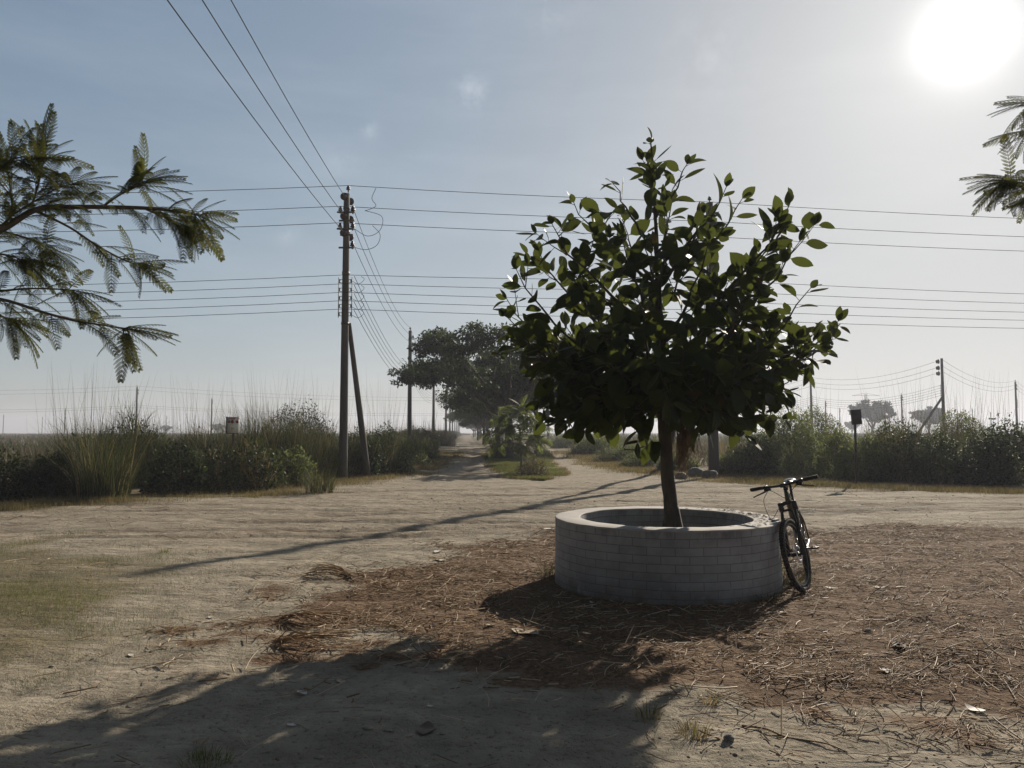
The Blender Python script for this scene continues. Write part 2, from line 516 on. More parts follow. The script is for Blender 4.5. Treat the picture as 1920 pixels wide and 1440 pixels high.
# ------------------------------------------------------------------ the layout of the ground, in metres
eLy, eLx = [-50, 12.6, 15.4, 19.4, 23.5, 28, 37, 56, 300], [-90, -22, -10.2, -6.5, -5.2, -4.4, -4.25, -4.9, -19.4]
eRy, eRx = [-50, 16.5, 19.4, 21.3, 23.5, 27, 30, 44.7, 64, 300], [99, 24, 12.9, 9.45, 7.4, 6.3, 5.0, 4.35, 4.3, -9.9]
mLy, mLx = [25.0, 26.3, 37, 56, 300], [1.0, -.3, -1.16, -2.1, -16.7]
mRy, mRx = [25.0, 28, 38.5, 56, 300], [1.05, 1.94, 2.0, 2.7, -12]
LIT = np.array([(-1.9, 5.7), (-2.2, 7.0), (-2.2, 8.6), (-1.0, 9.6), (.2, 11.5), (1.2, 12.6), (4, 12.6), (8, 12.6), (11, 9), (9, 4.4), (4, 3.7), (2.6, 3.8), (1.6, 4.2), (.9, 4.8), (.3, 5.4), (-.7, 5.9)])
GRS = np.array([(-9, 11.8), (-7.2, 11.3), (-5.6, 10.3), (-4.6, 9.0), (-4.0, 7.6), (-3.3, 6.0), (-3.2, 5.0), (-6, 4.0), (-9, 6)])


def polydist(poly, x, y):
    """Signed distance to a polygon, positive inside."""
    x, y = np.asarray(x, float), np.asarray(y, float)
    d = np.full(x.shape, 1e9); inside = np.zeros(x.shape, bool)
    for (ax, ay), (bx, by) in zip(poly, np.roll(poly, -1, axis=0)):
        ex, ey = bx - ax, by - ay
        t = np.clip(((x - ax) * ex + (y - ay) * ey) / (ex * ex + ey * ey), 0, 1)
        d = np.minimum(d, np.hypot(x - ax - t * ex, y - ay - t * ey))
        c = ((ay > y) != (by > y)) & (x < ex * (y - ay) / (ey if abs(ey) > 1e-9 else 1e-9) + ax)
        inside ^= c
    return np.where(inside, d, -d)


def cover(x, y):
    wob = (fbm(x * .9, y * .9, 3) - .5) * 1.6
    veg = np.maximum(np.where(y > 12, np.interp(y, eLy, eLx) - x, -9), np.where(y > 16, x - np.interp(y, eRy, eRx), -9))
    med = np.where(y > 25.0, np.minimum(x - np.interp(y, mLy, mLx), np.interp(y, mRy, mRx) - x), -9)
    patch = polydist(GRS, x, y)
    g = np.maximum(sstep(-1.9, .3, veg + wob), sstep(-.4, .5, med + wob * .6))
    g = np.maximum(g, sstep(-1.0, 1.2, patch + wob * 1.6) * .95)
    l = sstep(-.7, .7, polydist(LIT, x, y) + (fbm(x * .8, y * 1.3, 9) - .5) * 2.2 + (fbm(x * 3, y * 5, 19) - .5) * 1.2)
    far = np.clip((y - 9.5) / 3, 0, 1) * (1 - g)
    return l, g, far, veg, med


def ruts(x, y):
    """Worn wheel lanes: along the left track, and where carts cross in front."""
    cx = .5 * (np.interp(y, eLy, eLx) + np.interp(y, mLy, mLx)); z = 0 * x
    for off in (-.72, .72):
        z = z + np.exp(-((x - cx - off) / .25) ** 2) * sstep(22, 28, y)
    for k, (yy, sl) in enumerate(((13.2, .05), (14.9, .06), (11.7, .03), (17.2, .1), (12.5, .05), (15.8, .07), (19.5, .1), (21, .1))):
        z = z + np.exp(-((y - yy - sl * x - 1.1 * (fbm(x * .22, x * 0 + k, 30 + k) - .5)) / .2) ** 2) * sstep(.25, .5, fbm(x * .3 + 9 * k, y * .3, 60)) * (y < 24)
    return np.clip(z, 0, 1.2)


def height(x, y):
    l, g, far, veg, med = cover(x, y)
    z = (fbm(x * .35, y * .35, 1) - .5) * .10 + (fbm(x * 1.4, y * 1.4, 2) - .5) * .045
    z = z + ((fbm(x * 6, y * 6, 5, 3) - .5) * .022 + (fbm(x * 13, y * 13, 6, 2) - .5) * .014 * sstep(30, 14, y)) * (1 - .5 * g)
    z = z - .05 * ruts(x, y)
    for k, (x0, c) in enumerate(((-2.9, .02), (-1.45, .02), (-2.3, -.05), (-.4, .08))):   # tyre lines sweeping past on the left
        xx = x0 + c * (y - 6) ** 2 * .6 + .12 * (y - 6)
        gr = np.exp(-((x - xx) / .10) ** 4) * sstep(12, 9, y) * sstep(.25, .55, fbm(x * .5, y * .5, 50 + k))
        z = z - gr * (.014 + .007 * np.sin(y * 62 + (x - xx) * 40 * (1 if k % 2 else -1)))
    z = z + l * (.012 + .05 * np.maximum(fbm(x * 1.1, y * 2.0, 14) - .5, 0))
    near = np.hypot(x - 1.60, y - 8.12)
    z = z * (1 - .8 * np.exp(-(near / 1.5) ** 4))
    fade = np.clip((400 - np.hypot(x, y)) / 300, 0, 1)
    return z * fade


def gz(x, y):
    return float(height(np.array([x]), np.array([y]))[0])


def build_ground():
    def axis(lo, hi, a, b, st, q=1.045):
        core = list(np.arange(a, b, st))
        for sgn, end, out in ((1, hi, core), (-1, lo, core)):
            d, x = st, (core[-1] if sgn > 0 else core[0]); ext = []
            while sgn * (end - x) > 0:
                d *= q; x += sgn * d; ext.append(x)
            if sgn > 0: core = core + ext
            else: core = ext[::-1] + core
        return np.array(core)
    X = axis(-1500, 1500, -5.0, 5.5, .03); Y = axis(-120, 1600, 2.8, 18.5, .034, 1.035)
    xx, yy = np.meshgrid(X, Y)
    x, y = xx.ravel(), yy.ravel()
    l, g, far, veg, med = cover(x, y)
    z = height(x, y)
    n, mm = len(X), len(Y)
    i = np.arange(mm - 1)[:, None] * n + np.arange(n - 1)[None]
    f = np.stack([i, i + 1, i + n + 1, i + n], -1).reshape(-1, 4)
    v = np.stack([x, y, z], -1)
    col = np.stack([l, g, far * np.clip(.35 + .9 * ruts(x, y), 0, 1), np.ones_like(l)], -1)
    road = (veg[f].max(1) < -.3) & (med[f].max(1) < 0)
    for name, sel in (('ground', ~road), ('dirt_road', road)):
        ids, inv = np.unique(f[sel], return_inverse=True)
        mb = MB(); mb.add(v[ids], inv.reshape(-1, 4))
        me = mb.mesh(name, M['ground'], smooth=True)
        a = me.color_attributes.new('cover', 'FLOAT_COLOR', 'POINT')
        a.data.foreach_set('color', col[ids].astype(np.float32).ravel())
        o = bpy.data.objects.new(name, me); C.objects.link(o)
        o['kind'] = 'structure'


build_ground()


# ------------------------------------------------------------------ plant templates
def leaf_template(n=5, w=.56, fold=.16, curl=.18, pet=.0, tipp=1.0):
    t = np.linspace(0, 1, n + 1)
    hw = w / 2 * np.sin(math.pi * np.clip(t, .02, .985) ** .9) ** .75
    hw[-1] = .004; hw[0] = .02
    z = -curl * t ** 2
    rows = [np.stack([-hw, t, z + fold * hw], -1), np.stack([0 * t, t, z], -1), np.stack([hw, t, z + fold * hw], -1)]
    v = np.stack(rows, 1).reshape(-1, 3)
    f = []
    for i in range(n):
        a = i * 3
        f += [[a, a + 1, a + 4, a + 3], [a + 1, a + 2, a + 5, a + 4]]
    return v, np.array(f)


LEAF = leaf_template()
LEAF_S = leaf_template(2, .5, .15, .2)
QUAD = (np.array([[-.28, 0, 0], [.28, 0, 0], [.22, .7, .05], [0, 1, -.05]])[[0, 1, 2, 3]], np.array([[0, 1, 2, 3]]))
DIAM = (np.array([[0, 0, 0], [.26, .45, .05], [0, 1, -.08], [-.26, .45, .05]]), np.array([[0, 1, 2, 3]]))


def frond_template(pairs=11, leaflets=12, detail=True, L=1.0):
    """A twice-feathered leaf: a rachis, paired side ribs, and tiny leaflets along each."""
    mb = MB()
    s = np.linspace(0, 1, 9)
    rach = np.stack([0 * s, s, -.22 * s ** 2], -1)
    mb.tube(rach, np.linspace(.011, .004, 9), 3, False)
    for i in range(pairs):
        t = .16 + .84 * i / (pairs - 1)
        o = np.array([0, t, -.22 * t * t])
        ln = (.23 if detail else .3) * (1 - .55 * abs(t - .55) / .5) * (1.0 if i < pairs - 1 else .8)
        for sd in (-1, 1):
            a = math.radians(62 - 30 * t)
            d = np.array([sd * math.sin(a), math.cos(a), -.08])
            if detail:
                u = (np.arange(leaflets) + .6) / leaflets
                droop = -.35 * u ** 2 * ln
                pts = o + d * (u * ln)[:, None]; pts[:, 2] += droop
                mb.tube(np.stack([o, o + d * ln * .5 + [0, 0, -.088 * ln], o + d * ln + [0, 0, -.35 * ln]]), .0035, 3, False)
                side = nrmz(np.cross(d, [0, 0, 1.0]))
                for q in (-1, 1):
                    dr = nrmz(side * q + d * .45)
                    ll = .036 * np.sin(math.pi * np.clip(u * .85 + .12, 0, 1)) ** .6
                    R = frames(np.broadcast_to(dr, (leaflets, 3)), np.broadcast_to([0, .15 * q, 1.0], (leaflets, 3)))
                    mb.scatter(DIAM[0] * np.array([.95, 1, 1]), DIAM[1], R, pts, ll)
            else:
                R = frames(d[None], np.array([[0, 0, 1.0]]))
                mb.scatter(DIAM[0] * np.array([.8, 1, 2.5]), DIAM[1], R, o[None], np.array([ln]))
    return np.concatenate(mb.v), mb.f


FROND = frond_template()
FROND_LO = frond_template(8, 0, False)


def scatter_multi(mb, tmpl, R, T, S):
    v, fl = tmpl
    base = mb.n
    n, k = len(T), len(v)
    if n == 0: return
    W = np.einsum('nij,nkj->nki', R, np.broadcast_to(v, (n, k, 3)) * np.asarray(S)[:, None, None]) + np.asarray(T)[:, None, :]
    mb.v.append(W.reshape(-1, 3))
    off = (np.arange(n) * k)[:, None, None]
    for f in fl: mb.f.append((f[None] + off).reshape(-1, f.shape[1]) + base)
    mb.n += n * k


def ribbons(mb, base, az, lean, length, width, droop, seg=4, twist=None):
    """Grass blades: arcs that start near-upright and bend over."""
    n = len(base)
    if n == 0: return
    t = np.linspace(0, 1, seg + 1)[None]
    ang = lean[:, None] + droop[:, None] * t
    ds = (length / seg)[:, None]
    r = np.concatenate([np.zeros((n, 1)), np.cumsum(np.sin(ang[:, :-1]) * ds, 1)], 1)
    z = np.concatenate([np.zeros((n, 1)), np.cumsum(np.cos(ang[:, :-1]) * ds, 1)], 1)
    ca, sa = np.cos(az)[:, None], np.sin(az)[:, None]
    c = np.stack([base[:, 0:1] + r * ca, base[:, 1:2] + r * sa, base[:, 2:3] + z], -1)
    wa = az + math.pi / 2 + (RNG.uniform(-.9, .9, n) if twist is None else twist)
    wd = np.stack([np.cos(wa), np.sin(wa), 0 * wa], -1)[:, None, :]
    w = (width[:, None] * (1 - .92 * t ** 1.6) / 2)[..., None]
    v = np.stack([c - wd * w, c + wd * w], 2).reshape(n, -1, 3)
    k = (seg + 1) * 2
    f0 = np.array([[2 * i, 2 * i + 1, 2 * i + 3, 2 * i + 2] for i in range(seg)])
    f = (f0[None] + (np.arange(n) * k)[:, None, None]).reshape(-1, 4)
    mb.f.append(f + mb.n); mb.v.append(v.reshape(-1, 3)); mb.n += n * k


def curve3(a, b, c, n=8):
    t = np.linspace(0, 1, n)[:, None]
    return (1 - t) ** 2 * np.asarray(a) + 2 * t * (1 - t) * np.asarray(b) + t ** 2 * np.asarray(c)


def smooth_path(pts, n=6):
    p = np.asarray(pts, float); out = []
    q = np.concatenate([[2 * p[0] - p[1]], p, [2 * p[-1] - p[-2]]])
    for i in range(1, len(q) - 2):
        for t in np.linspace(0, 1, n, endpoint=False):
            out.append(.5 * (2 * q[i] + (q[i + 1] - q[i - 1]) * t + (2 * q[i - 1] - 5 * q[i] + 4 * q[i + 1] - q[i + 2]) * t * t + (3 * q[i] - 3 * q[i + 1] + q[i + 2] - q[i - 1]) * t ** 3))
    out.append(p[-1])
    return np.array(out)


# ------------------------------------------------------------------ the round planter
PC = np.array([1.60, 8.12, 0.0])


def build_planter():
    t = thing('round_planter', PC, 'low round grey block planter ring holding the broad-leaved tree', 'planter')
    R, r, H = 1.145, .885, .665
    w = MB(); w.lathe([(R + .012, -.08), (R + .006, .1), (R, .35), (R, H - .0145)], 128, PC)
    w.lathe([(r, H - .0145), (r, .1)], 96, PC)
    w.build('wall', M['block'], t, smooth=True)
    th = np.linspace(0, math.pi / 2, 5)
    prof = [(R + .0, H - .0147)] + [(R - .012 + .014 * math.cos(a), H - .014 + .014 * math.sin(a)) for a in th]
    prof += [(r + .012 - .014 * math.sin(a), H - .014 + .014 * math.cos(a)) for a in th] + [(r, H - .0147)]
    c = MB(); c.lathe(prof, 128, PC)
    v = c.v[0]; v[:, 2] += (vnoise(v[:, 0] * 6, v[:, 1] * 6, 4) - .5) * .007
    c.build('rim', M['rim'], t, smooth=True)
    s = MB(); ring = [(r + .02, .36), (.6, .38), (.3, .42), (.08, .44), (.001, .44)]
    s.lathe(ring, 48, PC); s.v[0][:, 2] += (vnoise(s.v[0][:, 0] * 5, s.v[0][:, 1] * 5, 8) - .5) * .06
    s.build('soil', M['soil'], t, smooth=True)
    # dry crumbs lying on the sunny right part of the rim
    k = 260
    a = RNG.normal(.25, .5, k); rr = RNG.uniform(r + .03, R - .03, k)
    pos = PC + np.stack([rr * np.cos(a), rr * np.sin(a), np.full(k, H + .004)], -1)
    cr = MB()
    az = RNG.uniform(0, 6.28, k)
    cr.scatter(DIAM[0], DIAM[1], frames(np.stack([np.cos(az), np.sin(az), .1 + 0 * az], -1), np.broadcast_to([.1, .1, 1.0], (k, 3))), pos, RNG.uniform(.015, .06, k))
    tag(cr.build('leaf_crumbs', M['brown_leaf'], base=PC + [1.05, .2, H]), 'dark dry leaf crumbs scattered on the right part of the planter rim', 'leaf crumbs', kind='stuff')


build_planter()


# ------------------------------------------------------------------ the broad-leaved tree in the planter
def build_ficus():
    D = 8.17
    base = P(1262, 985, D); base[2] = .40
    t = thing('rubber_tree', base, 'broad-leaved dark green tree growing out of the round grey planter', 'tree')
    tr = [np.array([base[0] + .02, base[1], .36]), P(1259, 960, D), P(1251, 880, D), P(1246, 800, D), P(1244, 740, D), P(1240, 680, D), P(1238, 620, D), P(1232, 520, D), P(1229, 420, D), P(1226, 330, D), P(1221, 268, D)]
    tp = smooth_path(tr, 5)
    rad = np.interp(tp[:, 2], [.36, .5, .8, 1.7, 2.1, 2.7, 3.4, 4.1, 4.8], [.11, .088, .073, .068, .062, .046, .026, .014, .006])
    mb = MB(); mb.tube(tp, rad, 14)
    # bark lumps and flared foot
    for a in (0.3, 1.6, 2.9, 4.4, 5.5):
        q = base + np.array([.13 * math.cos(a), .13 * math.sin(a), -.02])
        mb.tube(smooth_path([q, base + np.array([.08 * math.cos(a), .08 * math.sin(a), .13]), base + np.array([.02 * math.cos(a), .02 * math.sin(a), .4])], 4), [.03] * 4 + [.04] * 4 + [.03], 6)
    v = mb.v[0]
    v += ((vnoise(v[:, 0] * 18 + v[:, 1] * 9, v[:, 2] * 7, 3) - .5) * .022)[:, None] * nrmz(v - np.array([base[0], base[1], 0]) * [1, 1, 0] - v * [0, 0, 1])
    mb.build('trunk', M['ficus_bark'], t, smooth=True)

    def trunk_at(z):
        return np.array([np.interp(z, tp[:, 2], tp[:, i]) for i in range(3)])
    tips = [(1150, 345, -.1), (1076, 380, .3), (1035, 420, -.2), (1010, 470, .5), (968, 505, 0), (948, 592, -.3), (950, 560, .5), (985, 640, -.6), (960, 620, .1), (1000, 700, .6), (1015, 755, -.2), (1048, 785, -.6), (1060, 690, -1.0), (1105, 790, -.4), (1190, 800, -.5), (1120, 760, .5),
            (1288, 308, .1), (1362, 350, -.3), (1392, 372, .4), (1482, 380, 0), (1500, 452, .4), (1520, 540, -.2), (1572, 602, .1), (1525, 640, -.5), (1490, 700, .5), (1468, 745, -.4), (1405, 795, -.2), (1380, 770, .7), (1325, 790, -.6), (1440, 640, -.9), (1560, 620, .4), (1450, 440, -.2),
            (1165, 440, -.8), (1250, 400, -.7), (1330, 450, -1.0), (1195, 560, -1.3), (1300, 610, -1.4), (1120, 590, -1.2), (1395, 560, -1.1), (1240, 690, -1.4), (1150, 690, -1.3), (1350, 700, -1.2), (1080, 520, -.8), (1430, 520, -.6),
            (1170, 420, .6), (1260, 380, .5), (1320, 400, .8), (1100, 500, .9), (1200, 520, 1.2), (1300, 550, 1.3), (1400, 500, .9), (1130, 640, 1.2), (1250, 650, 1.4), (1370, 640, 1.2), (1450, 600, .9), (1060, 610, .9), (1180, 740, .9), (1300, 740, 1.0), (1220, 330, .0),
            (1100, 690, -.5), (1400, 690, .3), (1200, 640, -.4), (1300, 690, -.5), (1150, 570, .2), (1350, 560, .1), (1090, 730, .1), (1380, 740, -.7), (1260, 780, -.5), (1140, 720, -.9), (1040, 660, .3), (1070, 770, .4), (1120, 800, .3), (1030, 730, -.5), (1090, 750, -.9), (1160, 770, -.8), (1250, 760, -1.0), (1020, 800, .1), (1062, 812, -.3), (1125, 822, .3), (1205, 835, -.4), (1402, 815, .1), (1440, 782, .2), (1335, 808, .3), (1370, 800, -.6), (1160, 800, .6), (1340, 770, -.9), (1420, 750, .6), (1350, 800, .4), (1460, 700, -.6), (1380, 690, -.9), (1310, 720, .9), (1080, 630, .4), (1010, 620, -.4), (1480, 650, .4), (1460, 690, .1), (1210, 450, -.3), (1290, 480, .3), (1100, 560, -.3), (1420, 590, .3)]
    bm = MB(); lv = MB()
    LT, LD, LN, LS = [], [], [], []
    cen = np.array([trunk_at(2.6)[0], D, 2.6])

    def shoot(path, r0, r1, spacing, start):
        bm.tube(path, np.linspace(r0, r1, len(path)), 5)
        seg = np.linalg.norm(np.diff(path, axis=0), axis=1); L = seg.sum(); cum = np.concatenate([[0], np.cumsum(seg)])
        s = start * L
        ph = random.uniform(0, 6.28)
        while s < L:
            p = np.array([np.interp(s, cum, path[:, i]) for i in range(3)])
            k = min(np.searchsorted(cum, s), len(path) - 1); tg = nrmz(path[k] - path[k - 1])
            ph += 2.4
            a = nrmz(np.cross(tg, [.3, .2, 1.0])); b_ = np.cross(tg, a)
            rd = a * math.cos(ph) + b_ * math.sin(ph)
            d = nrmz(rd + tg * random.uniform(.25, .9) + np.array([0, 0, random.uniform(-.5, .35) - (.35 if p[2] < 2.3 else 0)]))
            nn = nrmz(np.array([0, 0, 1.0]) + RNG.normal(0, .6, 3) + .25 * nrmz(p - cen))
            pet = random.uniform(.025, .06)
            bm.tube(np.stack([p, p + d * pet]), .0035, 3, False)
            LT.append(p + d * pet); LD.append(d); LN.append(nn); LS.append(random.choice((.8, 1, 1, 1.1)) * random.uniform(.165, .28) * (.8 if s > .9 * L else 1))
            s += spacing * random.uniform(.7, 1.3)
        for q in range(2):
            d = nrmz(nrmz(path[-1] - path[-2]) + RNG.normal(0, .45, 3))
            LT.append(path[-1]); LD.append(d); LN.append(RNG.normal(0, .5, 3) + [0, -.2, 1.0]); LS.append(random.uniform(.11, .19))

    for px, py, dd in tips:
        py = min(py, 785 + .25 * (py - 785))
        tip = P(px, py, D + dd)
        hor = math.hypot(*(tip - trunk_at(tip[2]))[:2])
        z0 = min(max(1.72, tip[2] - .35 - .75 * hor * random.uniform(.75, 1.1)), 4.2)
        if tip[2] < 2.1: z0 = tip[2] + random.uniform(.05, .35)
        z0 = max(z0, 1.75)
        a = trunk_at(z0)
        mid = a + (tip - a) * .55 + np.array([0, 0, -.12 * hor if tip[2] > 2.2 else .12])
        mid[:2] += (tip - a)[:2] * .15
        path = curve3(a, mid, tip, 9) + np.concatenate([np.zeros((1, 3)), RNG.normal(0, .018, (7, 3)), np.zeros((1, 3))])
        L = np.linalg.norm(tip - a)
        hi_ = tip[2] > 3.75
        shoot(path, .012 + .008 * L, .004, .095 if hi_ else .098, .4 if L > .8 else .25)
        for q in range(int(1.5 + L * (1.3 if hi_ else 1.6))):
            s = random.uniform(.3, .92)
            k = int(s * 8); p = path[k] + (path[min(k + 1, 8)] - path[k]) * (s * 8 - k)
            tg = nrmz(path[min(k + 1, 8)] - path[k])
            d = nrmz(tg * .6 + RNG.normal(0, .6, 3) + [0, 0, .28])
            ln = random.uniform(.16, .40)
            e = p + d * ln
            if (e[2] - 1.55) / max(e[1], 1) > .33 and e[2] > tip[2]: continue
            shoot(curve3(p, p + d * ln * .5 + [0, 0, -.02], e + [0, 0, .03], 5), .007, .003, .085, .2)
    shoot(smooth_path([trunk_at(4.1), trunk_at(4.45), P(1221, 268, D)], 5), .012, .004, .085, .1)
    shoot(smooth_path([trunk_at(4.3), P(1205, 300, D + .1)], 5), .006, .003, .08, .3)
    T, Dv, Nn, S = np.array(LT), np.array(LD), np.array(LN), np.array(LS)
    R = frames(Dv, Nn)
    wid = RNG.uniform(.9, 1.2, len(S))
    for curl in range(4):
        sel = np.arange(len(S)) % 4 == curl
        v, f = leaf_template(6, .58, (.1, .22, .3, .16)[curl], (.05, .18, .32, -.12)[curl])
        lv.scatter(v, f, R[sel], T[sel], np.stack([S * wid, S, S], -1)[sel])
    bm.build('branches', M['ficus_bark'], t)
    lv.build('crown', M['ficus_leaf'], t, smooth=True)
    # beard of thin aerial roots hanging from the limbs right behind the trunk
    rt = MB()
    for i in range(150):
        px = random.gauss(1284, 9); y0 = random.uniform(690, 770); y1 = random.triangular(790, 900, 865)
        d0 = D + random.uniform(.15, .5)
        n = 8
        pts = [P(px + random.gauss(0, 1.2) + (random.gauss(-2, 3) if k > 5 else 0), y0 + (y1 - y0) * k / n, d0) + RNG.normal(0, .006, 3) for k in range(n + 1)]
        rt.tube(pts, random.uniform(.0018, .0042), 3, False)
    rt.build('aerial_roots', M['root'], t)
    rt = MB()
    for i in range(26):
        px = random.choice((random.gauss(1222, 8), random.gauss(1190, 10), random.gauss(1165, 30)))
        y0 = random.uniform(730, 770)
        pts = [P(px + random.gauss(0, .8), y0 + (random.uniform(20, 70)) * k / 4, D - .1) + RNG.normal(0, .004, 3) for k in range(5)]
        rt.tube(pts, random.uniform(.0015, .003), 3, False)
    rt.build('aerial_roots', M['root'], t)
    # a bare broken stub with two big leaves low on the trunk
    st = MB(); a = trunk_at(1.25)
    st.tube(smooth_path([a, P(1215, 838, D - .1), P(1190, 843, D - .15), P(1170, 843, D - .15)], 3), .007, 5)
    l2 = MB()
    ps = np.array([P(1213, 838, D - .12), P(1222, 826, D - .15), P(1236, 828, D - .15), P(1208, 800, D - .1)])
    l2.scatter(LEAF[0], LEAF[1], frames(np.array([[-.25, -.3, -.9], [.1, -.4, -.9], [-.4, -.6, -.5], [-.1, -.2, -1]]), np.array([[0, -1, .3]] * 4)), ps, np.array([.2, .24, .2, .22]))
    st.build('stub', M['ficus_bark'], t); l2.build('low_leaves', M['ficus_leaf'], t, smooth=True)


build_ficus()


# ------------------------------------------------------------------ feathery trees reaching in from the sides
def feather_tree(name, base, label, trunk_pts, limbs, tips_fr, d0, group=None, frond=FROND, size=(.2, .36), leaf='feather_leaf', extra=(), tr=(.11, .05), dens=3.2):
    t = thing(name, base, label, 'tree', group)
    mb = MB(); mb.tube(smooth_path(trunk_pts, 5), np.linspace(tr[0], tr[1], (len(trunk_pts) - 1) * 5 + 1), 9)
    mb.build('trunk', M['twig'], t, smooth=True)
    br = MB(); fr = MB()
    T, Dv, Nn, S = [], [], [], []
    for path, r0, r1, nodes, cluster in limbs:
        p = smooth_path(path, 5)
        br.tube(p, np.linspace(r0, r1, len(p)), 6)
        m = len(p)
        for i in range(int(nodes * dens)):
            s = .22 + .75 * (i + random.uniform(.1, .9)) / (nodes * dens)
            k = min(int(s * (m - 1)), m - 2); q = p[k]; tg = nrmz(p[k + 1] - p[k])
            side = nrmz(np.cross(tg, [0, 0, 1.0])) * random.choice((-1, 1))
            d = nrmz(tg * random.uniform(.2, 1) + side * random.uniform(.3, 1) + np.array([0, 0, random.uniform(-.55, .5)]))
            T.append(q); Dv.append(d); Nn.append(np.array([0, 0, 1.0]) + RNG.normal(0, .35, 3)); S.append(random.uniform(*size))
        tg = nrmz(p[-1] - p[-3])
        for i in range(int(cluster * (1 + .35 * (dens - 1)))):
            d = nrmz(tg * random.uniform(.3, 1.1) + RNG.normal(0, .5, 3) + np.array([0, 0, -.12]))
            T.append(p[-1] - tg * random.uniform(0, .06)); Dv.append(d); Nn.append(np.array([0, 0, 1.0]) + RNG.normal(0, .35, 3)); S.append(random.uniform(*size))
    for q, d, s in extra:
        T.append(q); Dv.append(nrmz(d)); Nn.append(np.array([0.05, 0, 1.0])); S.append(s)
    scatter_multi(fr, frond, frames(np.array(Dv), np.array(Nn)), np.array(T), np.array(S))
    br.build('branches', M['twig'], t)
    fr.build('crown', M[leaf], t)
    return t


def near_trees():
    d = 5.6
    B = np.array([-6.3, 5.9, 0])
    L = lambda pts, dd=0: [P(x, y, d + dd) for x, y in pts]
    top = P(-330, 500, d)
    limbs = [
        ([top] + L([(-150, 500), (0, 432), (65, 394), (130, 388), (268, 390), (326, 396), (378, 404)]), .035, .006, 16, 8),
        (L([(59, 388), (72, 345), (85, 290)], .05), .010, .004, 7, 7),
        (L([(196, 385), (225, 365), (252, 352), (268, 340)], -.05), .009, .004, 5, 9),
        (L([(65, 394), (130, 426), (186, 463), (241, 491), (262, 495)], .1), .010, .004, 6, 7),
        ([top] + L([(-100, 560), (0, 546), (60, 541), (124, 543), (140, 545)], .2), .012, .004, 5, 8),
        ([top] + L([(-90, 560), (0, 561), (82, 586), (144, 602), (196, 610), (240, 618)], -.1), .016, .004, 8, 8),
        ([top] + L([(-80, 590), (-10, 592), (30, 600)], .1), .010, .004, 6, 9),
        (L([(-20, 440), (20, 405), (20, 360), (10, 300)], .2), .012, .004, 9, 8),
        (L([(0, 432), (60, 450), (95, 470)], .3), .010, .004, 7, 6),
        (L([(268, 390), (310, 408), (360, 428)], .15), .008, .004, 6, 6),
        (L([(-40, 470), (20, 480), (50, 492)], .3), .010, .004, 7, 7),
        (L([(-60, 420), (-30, 350), (10, 310), (35, 300)], -.1), .012, .004, 7, 8),
        (L([(20, 405), (60, 380), (110, 352), (140, 345)], .25), .009, .004, 6, 6),
    ]
    for k in range(9):
        a = k * .7; q = top + np.array([-.3 * (k % 3), .1 * k - .4, 0])
        e = q + np.array([-1.2 * math.cos(a * .6) - .3, 1.5 * math.sin(a), .3 + .9 * ((k * 7) % 5) / 5])
        limbs.append(([q, q + (e - q) * .5 + [0, 0, .25], e], .03, .005, 8, 8))
    feather_tree('flame_tree', B, 'feathery-leaved branches reaching in from the left edge, in front of the wires', [B, B + [.05, 0, 1.2], np.array([B[0] + .1, B[1], 2.2]), top], limbs, None, d)
    B2 = np.array([7.4, 7.6, 0]); d2 = 6.2
    L2 = lambda pts, dd=0: [P(x, y, d2 + dd) for x, y in pts]
    top2 = P(2150, 420, d2 + .4)
    limbs2 = [
        ([top2] + L2([(2040, 372), (1975, 352), (1920, 338), (1885, 338)]), .02, .004, 14, 12),
        ([top2] + L2([(2060, 320), (1990, 252), (1925, 245)], .2), .02, .004, 6, 7),
        ([top2] + L2([(2060, 300), (2000, 205), (1932, 195)], .1), .02, .004, 6, 7),
        ([top2] + L2([(2040, 400), (1990, 372), (1935, 352)], -.1), .012, .004, 9, 9),
        ([top2] + L2([(2080, 260), (2040, 150), (2010, 100)], .3), .02, .004, 8, 8),
    ]
    for k in range(8):
        a = k * .8; q = top2 + np.array([.2 * (k % 3), .1 * k - .3, 0])
        e = q + np.array([1.1 * abs(math.cos(a)) + .3, 1.4 * math.sin(a), .3 + .9 * ((k * 7) % 5) / 5])
        limbs2.append(([q, q + (e - q) * .5 + [0, 0, .25], e], .03, .005, 8, 8))
    feather_tree('flame_tree', B2, 'feathery dark leaf sprays poking in at the right edge under the sun', [B2, B2 + [-.05, 0, 1.2], np.array([B2[0] - .1, B2[1], 2.4]), top2], limbs2, None, d2, size=(.22, .34))


near_trees()


